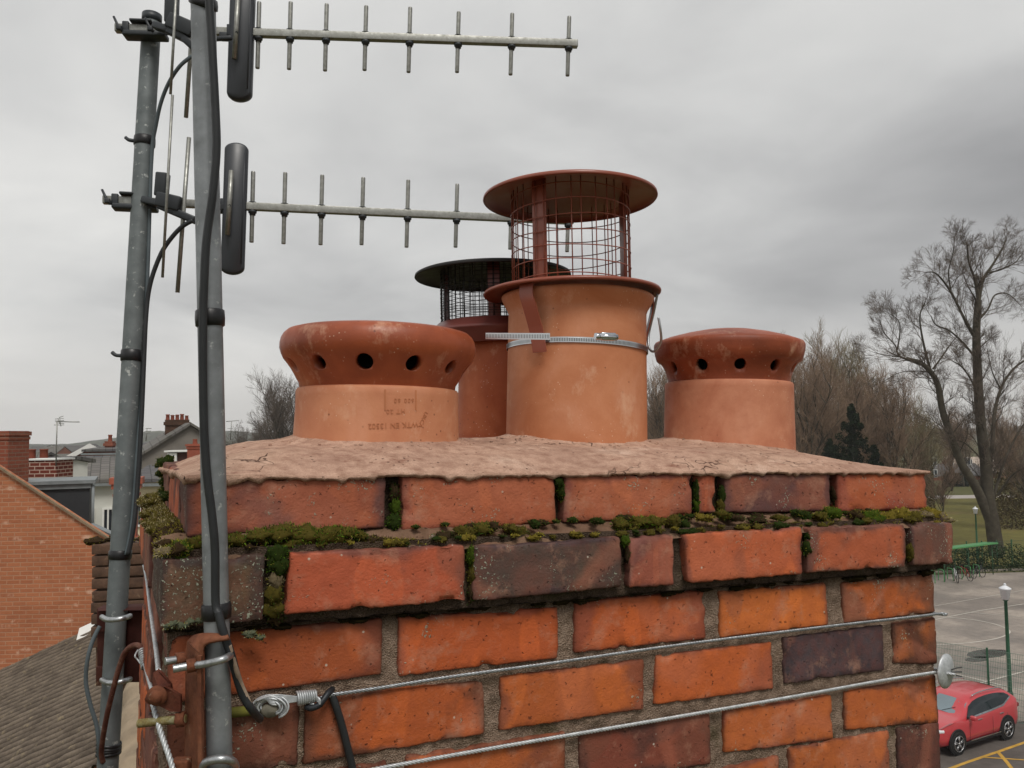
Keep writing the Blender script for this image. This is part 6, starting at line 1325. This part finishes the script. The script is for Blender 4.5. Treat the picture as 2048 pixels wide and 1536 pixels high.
        for x0 in (-.52, .72, -1.35): mb.tube([V((x0, s_*.934, .35)), V((x0-.02, s_*.938, .6)), V((x0-.02, s_*.935, .9))], .004, 4)
        mb.build('door_seam', BLK, t, F_)
        for xw in (-1.335, 1.335):
            mb = MB(); rx = Matrix.Rotation(R(-90*s_), 3, 'X'); mb.lathe([(.0, -.06), (.40, -.06), (.425, -.02), (.425, .006), (.40, .010), (.0, .010)], (xw, s_*.925, .385), 32, rot=rx); mb.build('wheel_arch', BLK, t, F_)
            mb = MB(); mb.lathe([(.24, -.11), (.335, -.11), (.358, -.08), (.358, .06), (.34, .085), (.25, .09), (.24, .06)], (xw, s_*.86, .36), 36, rot=Matrix.Rotation(R(-90*s_), 3, 'X')); w_ = mb.build('wheel', bpy.data.materials['tyre_black'], t, F_)
            mb = MB(); q = V((xw, s_*.965, .36))
            for k in range(5):
                a = 2*math.pi*k/5+.3
                for da in (-.16, .16): mb.tube([q+V((math.cos(a)*.04, 0, math.sin(a)*.04)), q+V((math.cos(a+da)*.235, -s_*.01, math.sin(a+da)*.235))], [.022, .016], 5)
            mb.tube([q+V((.243*math.cos(b), 0, .243*math.sin(b))) for b in [2*math.pi*k/28 for k in range(28)]], .014, 6, closed=True); mb.lathe([(0, -.02), (.05, -.02), (.045, .015), (0, .02)], q, 12, rot=Matrix.Rotation(R(-90*s_), 3, 'X')); mb.build('rim', simple('alloy_rim', H('#a8a8aa'), .3, .8) if 'alloy_rim' not in bpy.data.materials else bpy.data.materials['alloy_rim'], w_, F_)
    mb = MB(); vs = []
    for x, f in ((.42, 0), (.60, .33), (.78, .66), (1.00, 1)):
        r_ = itp(RT, x)+.012; hw = itp(HW, x)*(.70+.17*f)
        for k in range(7): y = -hw+2*hw*k/6; vs.append(V((x-.06*abs(y)**2, y, r_-.055*(abs(y)/hw)**3)))
    mb.add(vs, [(i*7+k, i*7+k+1, (i+1)*7+k+1, (i+1)*7+k) for i in range(3) for k in range(6)]); mb.build('windscreen', simple('windscreen_glass', H('#6f7d84'), .08, 0, .1, 1, 0, 0, .8), t, F_)
    mb = MB(); vs = []
    for x, f in ((-1.72, 0), (-1.95, .5), (-2.12, 1)):
        r_ = itp(RT, x)+.012
        for k in range(5): y = -.62+1.24*k/4; vs.append(V((x-.012, y, r_-.03*(abs(y)/.62)**3)))
    mb.add(vs, [(i*5+k, (i+1)*5+k, (i+1)*5+k+1, i*5+k+1) for i in range(2) for k in range(4)]); mb.build('rear_window', CG, t, F_)
    mb = MB(); mb.rbox((2.16, 0, .55), (.12, 1.2, .22), None, .03, 2); mb.build('grille', BLK, t, F_)
    mb = MB()
    for y0 in (-.5, .15): mb.tube([V((.98, y0, 1.145)), V((.72, y0+.32, 1.285))], .008, 4)
    mb.build('wiper', BLK, t, F_)
car()
# ---- trees
def bark(name, a, b, c):
    m = NM(name); n = m.noise(2.5, 5, .7); return m.out(m.ramp(n, [(.3, a), (.55, b), (.75, c)]), .95, 0, m.bump(n, .6, .03), .1)
BARKD = bark('dark_bark', H('#3a352e'), H('#4c463c'), H('#5b5749')); BARKT = bark('fine_twigs', H('#544a42'), H('#64584e'), H('#716558')); BARKO = bark('olive_twigs', H('#6d634a'), H('#82775a'), H('#91866a')); BARKG = bark('brown_twigs', H('#75604f'), H('#8b7562'), H('#99846e'))
def rdir(d, ang, rng):
    t = d.orthogonal().normalized(); t = Matrix.Rotation(rng.uniform(0, 2*math.pi), 3, d) @ t; return (Matrix.Rotation(ang, 3, t) @ d).normalized()
def branch(mb, tw, p, d, L, r, lv, rng, up=.25, spread=.6, nchild=5, curl=.22, minr=.012, ratio=(.42, .66)):
    n = 5 if lv > 1 else 3; pts = [p]; dd = V(d)
    for k in range(n):
        dd = (dd+V((rng.gauss(0, curl), rng.gauss(0, curl), rng.gauss(0, curl)*.7))+V((0, 0, up*.35))).normalized(); pts.append(pts[-1]+dd*L/n)
    rs = [max(minr*.6, r*(1-.72*k/n)) for k in range(n+1)]
    (mb if r > .05 else tw).tube(pts, rs, 6 if r > .08 else 3, cap=False)
    if lv <= 0: return
    for k in range(nchild):
        t = .25+.75*(k+rng.random()*.8)/nchild; i = min(n-1, int(t*n)); q = pts[i].lerp(pts[i+1], t*n-i if t*n-i < 1 else 1); bd = (pts[i+1]-pts[i]).normalized()
        branch(mb, tw, q, rdir(bd, rng.uniform(.45, 1.0)*spread*1.2, rng), L*rng.uniform(*ratio)*(1.1-.35*t), max(minr, r*rng.uniform(.38, .55)), lv-1, rng, up, spread, nchild, curl, minr, ratio)
def limbs_tree(name, label, Z, limbs, rng, lv, twig, base, minr=.012, dens=5, group=None):
    """limbs: polylines given at picture columns/rows on the tree's own distance, each with radii and depth drift"""
    t = thing(name, label, 'tree', base, group); mb = MB(); tw = MB()
    for pts, r0, r1, drift in limbs:
        m_ = len(pts); q = curve_pts([P(u, v, Z+drift*(k/(m_-1))**1.3) for k, (u, v) in enumerate(pts)], 5); n = len(q)
        rs = [(r0+(r1-r0)*(k/(n-1))**.8)*(.74 if r0 < .3 else 1) for k in range(n)]; mb.tube(q, rs, 9 if r0 > .2 else 6, cap=False)
        tot = sum((q[i+1]-q[i]).length for i in range(n-1)); cnt = max(3, int(tot*dens/3.2)); 
        for c in range(cnt):
            f = .25+.75*(c+rng.random())/cnt if r0 > .25 else .10+.9*(c+rng.random())/cnt; f = min(.995, f); i = int(f*(n-1)); s_ = q[i].lerp(q[i+1], f*(n-1)-i); bd = (q[i+1]-q[i]).normalized(); rr = r0+(r1-r0)*f**.8
            branch(mb, tw, s_, rdir(bd, rng.uniform(.5, 1.0), rng), rng.uniform(1.4, 3.0)*(1.1-.6*f), min(.055, max(minr*2, rr*.30)), lv, rng, .22, .66, 5, .13, minr, (.55, .78))
        branch(mb, tw, q[-1], (q[-1]-q[-2]).normalized(), 1.5, r1*.6, lv, rng, .15, .8, 6, .13, minr, (.55, .8))
    mb.build('trunk', BARKD, t); tw.build('crown', twig, t); return t
rng = random.Random(4)
big = [([(1994, 1108), (1984, 1040), (1975, 985), (1972, 930), (1962, 850), (1955, 740), (1953, 660), (1957, 600)], .62, .26, 0),
       ([(1957, 602), (1966, 560), (1985, 530), (2003, 500), (2012, 480)], .24, .05, 1.5), ([(1957, 602), (1950, 560), (1938, 525), (1934, 490)], .22, .05, -1.5), ([(1975, 545), (2000, 540), (2030, 525), (2046, 505)], .12, .04, 2),
       ([(1953, 680), (1930, 640), (1905, 590), (1885, 560), (1868, 545), (1850, 545)], .20, .05, -2.5), ([(1902, 582), (1897, 545), (1905, 510), (1908, 492)], .10, .03, -1), ([(1952, 600), (1935, 570), (1925, 545)], .10, .04, 1),
       ([(1954, 720), (1930, 690), (1900, 662), (1872, 650), (1862, 632)], .16, .05, 2.5), ([(1957, 640), (1976, 618), (1990, 590), (2016, 588), (2040, 610)], .13, .04, 2),
       ([(1960, 800), (1945, 765), (1925, 735), (1905, 722)], .14, .05, -3),
       ([(1984, 1050), (1955, 980), (1925, 930), (1905, 880), (1885, 820), (1876, 770), (1862, 745), (1840, 725), (1812, 718)], .42, .14, -2), ([(1862, 745), (1850, 700), (1842, 660), (1840, 630), (1850, 605)], .18, .05, -1), ([(1842, 730), (1800, 712), (1790, 690), (1768, 665), (1760, 640)], .12, .04, 1), ([(1866, 738), (1885, 712), (1900, 690), (1912, 675)], .12, .04, 1.5), ([(1800, 714), (1770, 710), (1748, 705)], .08, .03, 0), ([(1795, 700), (1800, 660), (1796, 640), (1775, 625)], .09, .03, -1), ([(1862, 745), (1835, 742), (1800, 745), (1775, 758)], .09, .03, 1),
       ([(1978, 960), (1985, 880), (1990, 820), (2005, 770), (2030, 735), (2060, 715)], .26, .10, 3), ([(2000, 775), (1985, 745), (1975, 700)], .10, .04, -1), ([(1975, 900), (1965, 850), (1950, 830), (1945, 800)], .12, .04, -2), ([(1985, 1000), (2010, 920), (2040, 860), (2070, 820)], .20, .07, 2), ([(1965, 920), (1935, 890), (1915, 880)], .10, .04, -1), ([(1996, 990), (2025, 950), (2060, 930)], .16, .05, -2)]
limbs_tree('bare_tree', 'tallest bare tree with a forked dark trunk on the lawn, right of the chimney', 68, big, rng, 3, BARKT, PG(1994, 1108), .0072, 5.0)
def wood_tree(H_, seed, spread, upr, lv=4, r=.22):
    rg = random.Random(seed); mb = MB(); tw = MB(); pts = [V((0, 0, 0))]
    for k in range(5): pts.append(pts[-1]+V((rg.gauss(0, .25), rg.gauss(0, .25), H_*.13)))
    mb.tube(pts, [r*(1-.1*k) for k in range(6)], 7, cap=False)
    for k in range(15):
        i = 1+int(k*.3); q = pts[min(5, i)]; d = rdir(V((0, 0, 1)), rg.uniform(.15, .75)*spread, rg); branch(mb, tw, q, d, H_*rg.uniform(.34, .48), r*.5, lv-1, rg, upr, .80, 7, .16, .014)
    return mb, tw
protos = [wood_tree(17, 11, 1.0, .55), wood_tree(19, 12, .8, .65), wood_tree(15, 13, 1.2, .45)]
pm = {}
def place_tree(label, u, Z, k, sc_, rot, mat, group):
    key = (k, mat.name); b = P(u, 900, Z); b.z = GZ
    if key not in pm:
        t = thing('bare_tree', label, 'tree', (0, 0, 0), group); a, c = protos[k]; o1 = a.build('trunk', BARKD, t); o2 = c.build('crown', mat, t); pm[key] = (o1.data, o2.data)
    else:
        t = thing('bare_tree', label, 'tree', (0, 0, 0), group)
        for nm, d_ in (('trunk', 0), ('crown', 1)):
            src = [o for o in bpy.data.objects if o.data == pm[key][d_]][0]; o = src.copy(); COL.objects.link(o); o.parent = t
    t.location = b; t.rotation_euler = (0, 0, rot); t.scale = (sc_, sc_, sc_)
gw_ = 'bare trees of the wood behind the chimney'
rng = random.Random(9); n_ = 0
spots = [(1600, 88, 0, 0.95), (1635, 100, 1, 0.98), (1668, 92, 0, 0.93), (1700, 105, 1, 1.04), (1728, 95, 2, 1.02), (1758, 100, 0, 0.93), (1790, 92, 1, 0.80), (1822, 110, 2, 0.88), (1850, 120, 0, 0.79), (1320, 95, 1, 0.86), (1305, 120, 0, 1.02), (1290, 100, 2, 0.84), (1570, 110, 1, 0.98), (1615, 118, 0, 1.04), (1690, 120, 2, 1.21)]
place = ['left of the pale trunk cluster, touching the domed cap', 'in the middle of the thicket', 'just above the conifer tip', 'behind the conifer', 'right of the conifer', 'with fanned branches right of the conifer', 'under the low limbs of the tallest tree', 'small, beneath the forked trunk', 'farthest right in the wood', 'in the gap right of the tall pot', 'behind the steel wire hook', 'hidden mostly by the tall pot', 'behind the domed clay cap', 'deep in the wood beside the domed cap', 'deep in the wood beyond the conifer']
for (u, Z, k, s_), pl in zip(spots, place): place_tree('twiggy bare tree '+pl, u, Z, k, s_, rng.uniform(0, 6), BARKO if rng.random() < .25 else BARKG, gw_)
gl_ = 'bare trees on the left skyline'
for (u, Z, k, s_), pl in zip([(574, 118, 0, 1.02), (548, 150, 2, 1.10), (600, 130, 1, .95), (505, 170, 0, .72), (478, 190, 2, .80), (640, 150, 0, 1.0)], ['touching the left side of the shortest pot', 'left of the shortest pot, lower crown', 'half hidden behind the shortest pot', 'low on the skyline left of the shortest pot', 'lowest, beside the near mast on the skyline', 'behind the glazed cap']): place_tree('grey bare tree '+pl, u, Z, k, s_, rng.uniform(0, 6), BARKT, gl_)
gr_ = 'bare trees at the right picture edge'
for (u, Z, k, s_), pl in zip([(2050, 85, 2, .62), (2020, 110, 0, .75), (2090, 95, 1, .8), (1900, 140, 2, .8), (1925, 150, 0, .75), (1880, 95, 2, .42)], ['low and brown at the right edge', 'behind the tallest trunk', 'cut by the right edge', 'small, in front of the far houses', 'small, between the far houses and the forked trunk', 'slender young, on the lawn by the mossy corner']): place_tree('brown bare tree '+pl, u, Z, k, s_, rng.uniform(0, 6), BARKG, gr_)
# evergreen
def leafy(mb, fn, n, size, rng):
    for _ in range(n):
        p, o = fn(rng); o = (o+V((rng.gauss(0, .5), rng.gauss(0, .5), rng.gauss(0, .5)))).normalized(); t = o.orthogonal().normalized(); t = Matrix.Rotation(rng.uniform(0, 6.28), 3, o) @ t; b = o.cross(t); s_ = size*rng.uniform(.5, 1.3)
        mb.add([p-t*s_, p+b*s_*.35, p+t*s_, p-b*s_*.35+o*s_*.3], [(0, 1, 2, 3)], 0, False)
EVG = bark('evergreen_needles', H('#131a10'), H('#1e2918'), H('#2c3820'))
def conifer(label, u, Z, h, rad, seed, cat='tree', name='conifer_tree'):
    rg = random.Random(seed); b = P(u, 900, Z); b.z = GZ; t = thing(name, label, cat, b, 'dark evergreens below the wood'); tr = MB(); tr.tube([b, b+V((0, 0, h*.9))], [.2, .03], 6); tr.build('trunk', BARKD, t); mb = MB()
    cl_ = []
    for k in range(120):
        f = rg.random()**.8; rr = rad*(1-f)**.75*rg.uniform(.2, 1.1)*(1+.25*math.sin(k*1.7)); a = rg.uniform(0, 6.28); cl_.append((b+V((math.cos(a)*rr, math.sin(a)*rr, h*(.08+.88*f))), rad*.17*(1.2-f)+.14))
    cl_.append((b+V((0, 0, h*.97)), .18))
    def fn(r_):
        c, s_ = r_.choice(cl_); d = V((r_.gauss(0, 1), r_.gauss(0, 1), r_.gauss(0, .8))).normalized(); return c+d*s_*r_.uniform(.6, 1.05)*V((1, 1, .8)).length/1.6, d
    leafy(mb, fn, 9000, .16, rg); mb.build('crown', EVG, t)
conifer('dark pointed evergreen tree below the wood, right of the domed cap', 1706, 78, 13.2, 3.2, 1); conifer('smaller dark evergreen at the right foot of the pointed one', 1748, 74, 9.3, 1.7, 2); conifer('low dark evergreen left of the pointed one', 1660, 84, 9.8, 2.6, 3)
# undergrowth: brambles and hedge nobody could count
ug = MB(); rg = random.Random(5)
def ufn(r_):
    u = r_.choice((r_.uniform(1560, 1865), r_.uniform(1560, 1865), r_.uniform(1985, 2200))); Z = r_.uniform(98, 135) if u < 1900 else r_.uniform(85, 120); p = P(u, 900, Z); p.z = GZ+r_.random()**1.4*(5.5+2.2*nz(p, .12)); return p, V((r_.gauss(0, 1), r_.gauss(0, 1), 1)).normalized()
leafy(ug, ufn, 30000, .22, rg)
def ufn2(r_):
    u = r_.uniform(1180, 1560); Z = r_.uniform(95, 125); p = P(u, 900, Z); p.z = GZ+r_.random()**1.2*(6.5+2*nz(p, .12)); return p, V((r_.gauss(0, 1), r_.gauss(0, 1), 1)).normalized()
leafy(ug, ufn2, 9000, .22, rg)
def ufn3(r_):
    p = P(r_.uniform(640, 1290), 900, r_.uniform(120, 175)); p.z = GZ+r_.random()**1.2*(6.5+2*nz(p, .08)); return p, V((r_.gauss(0, 1), r_.gauss(0, 1), 1)).normalized()
leafy(ug, ufn3, 16000, .28, rg)
single('undergrowth', ug, bark('bramble', H('#3f3826'), H('#54492f'), H('#5f5238')), 'brown brambles and scrub at the foot of the wood', 'undergrowth', loc=P(1700, 900, 100), kind='stuff')
# far houses beyond the lawn
house('terraced_house', 'distant red brick house with white windows beyond the lawn', 1905, 170, 4, 14, 8, 950, 930, REDBR2, SLATE, [(-5, -3.6, 3, 4.6), (-1.5, -.1, 3, 4.6), (2.2, 3.6, 3, 4.6), (-5, -3.6, .6, 2.2), (2.2, 3.6, .6, 2.2)], None, 'distant brick houses beyond the lawn', 'x')
house('terraced_house', 'distant low brick house with a pale roof behind the forked trunk', 1958, 175, -6, 11, 8, 944, 916, REDBR2, simple('pale_far_roof', H('#b9aa9c'), .8), [(-3, -1.6, 2.6, 4), (1, 2.4, 2.6, 4)], None, 'distant brick houses beyond the lawn', 'x')
sb = MB()
def sfn(r_):
    u = r_.uniform(1800, 2060); p = P(u, 900, 61+r_.random()*3); p.z = GZ+r_.random()**1.3*(1.7+.5*nz(p, .4)); return p, V((r_.gauss(0, 1), r_.gauss(0, 1), 1)).normalized()
leafy(sb, sfn, 5000, .11, rg); single('shrubbery', sb, bark('shrub_leaves', H('#1c2a1a'), H('#2a3a22'), H('#3c4a2c')), 'dark green shrubs behind the cycle shelter and round the foot of the tallest tree', 'shrubs', loc=P(1940, 1140, 62), kind='stuff')
hd = MB()
def hfn(r_):
    p = P(r_.uniform(1885, 1935), 900, 150+r_.random()*3); p.z = GZ+r_.random()*2.4; return p, V((0, 0, 1))
leafy(hd, hfn, 2500, .25, rg); single('hedge', hd, EVG, 'dark clipped hedge in front of the distant brick house', 'hedge', loc=P(1905, 900, 150), kind='stuff')
# ---- the damp winter air: far things fade
hb = MB(); c = CPOS+FH*720; rotz = Matrix.Rotation(YAWC, 3, 'Z'); zb_, zt_ = GZ-3, 75; hb.box(V((c.x, c.y, (zb_+zt_)/2)), (3700, 2250, zt_-zb_), rotz)
hmz = bpy.data.materials.new('winter_air'); hmz.use_nodes = True; hn = hmz.node_tree; hn.nodes.clear(); ho = hn.nodes.new('ShaderNodeOutputMaterial'); hv = hn.nodes.new('ShaderNodeVolumePrincipled')
hv.inputs['Color'].default_value = (1, 1, 1, 1); hv.inputs['Density'].default_value = .0004; hv.inputs['Anisotropy'].default_value = .2; hn.links.new(hv.outputs[0], ho.inputs['Volume'])
o = hb.build('haze', hmz); o['kind'] = 'stuff'; o['label'] = 'thin grey winter haze over the town'
print('objects', len(bpy.data.objects), 'verts', sum(len(m.vertices) for m in bpy.data.meshes))
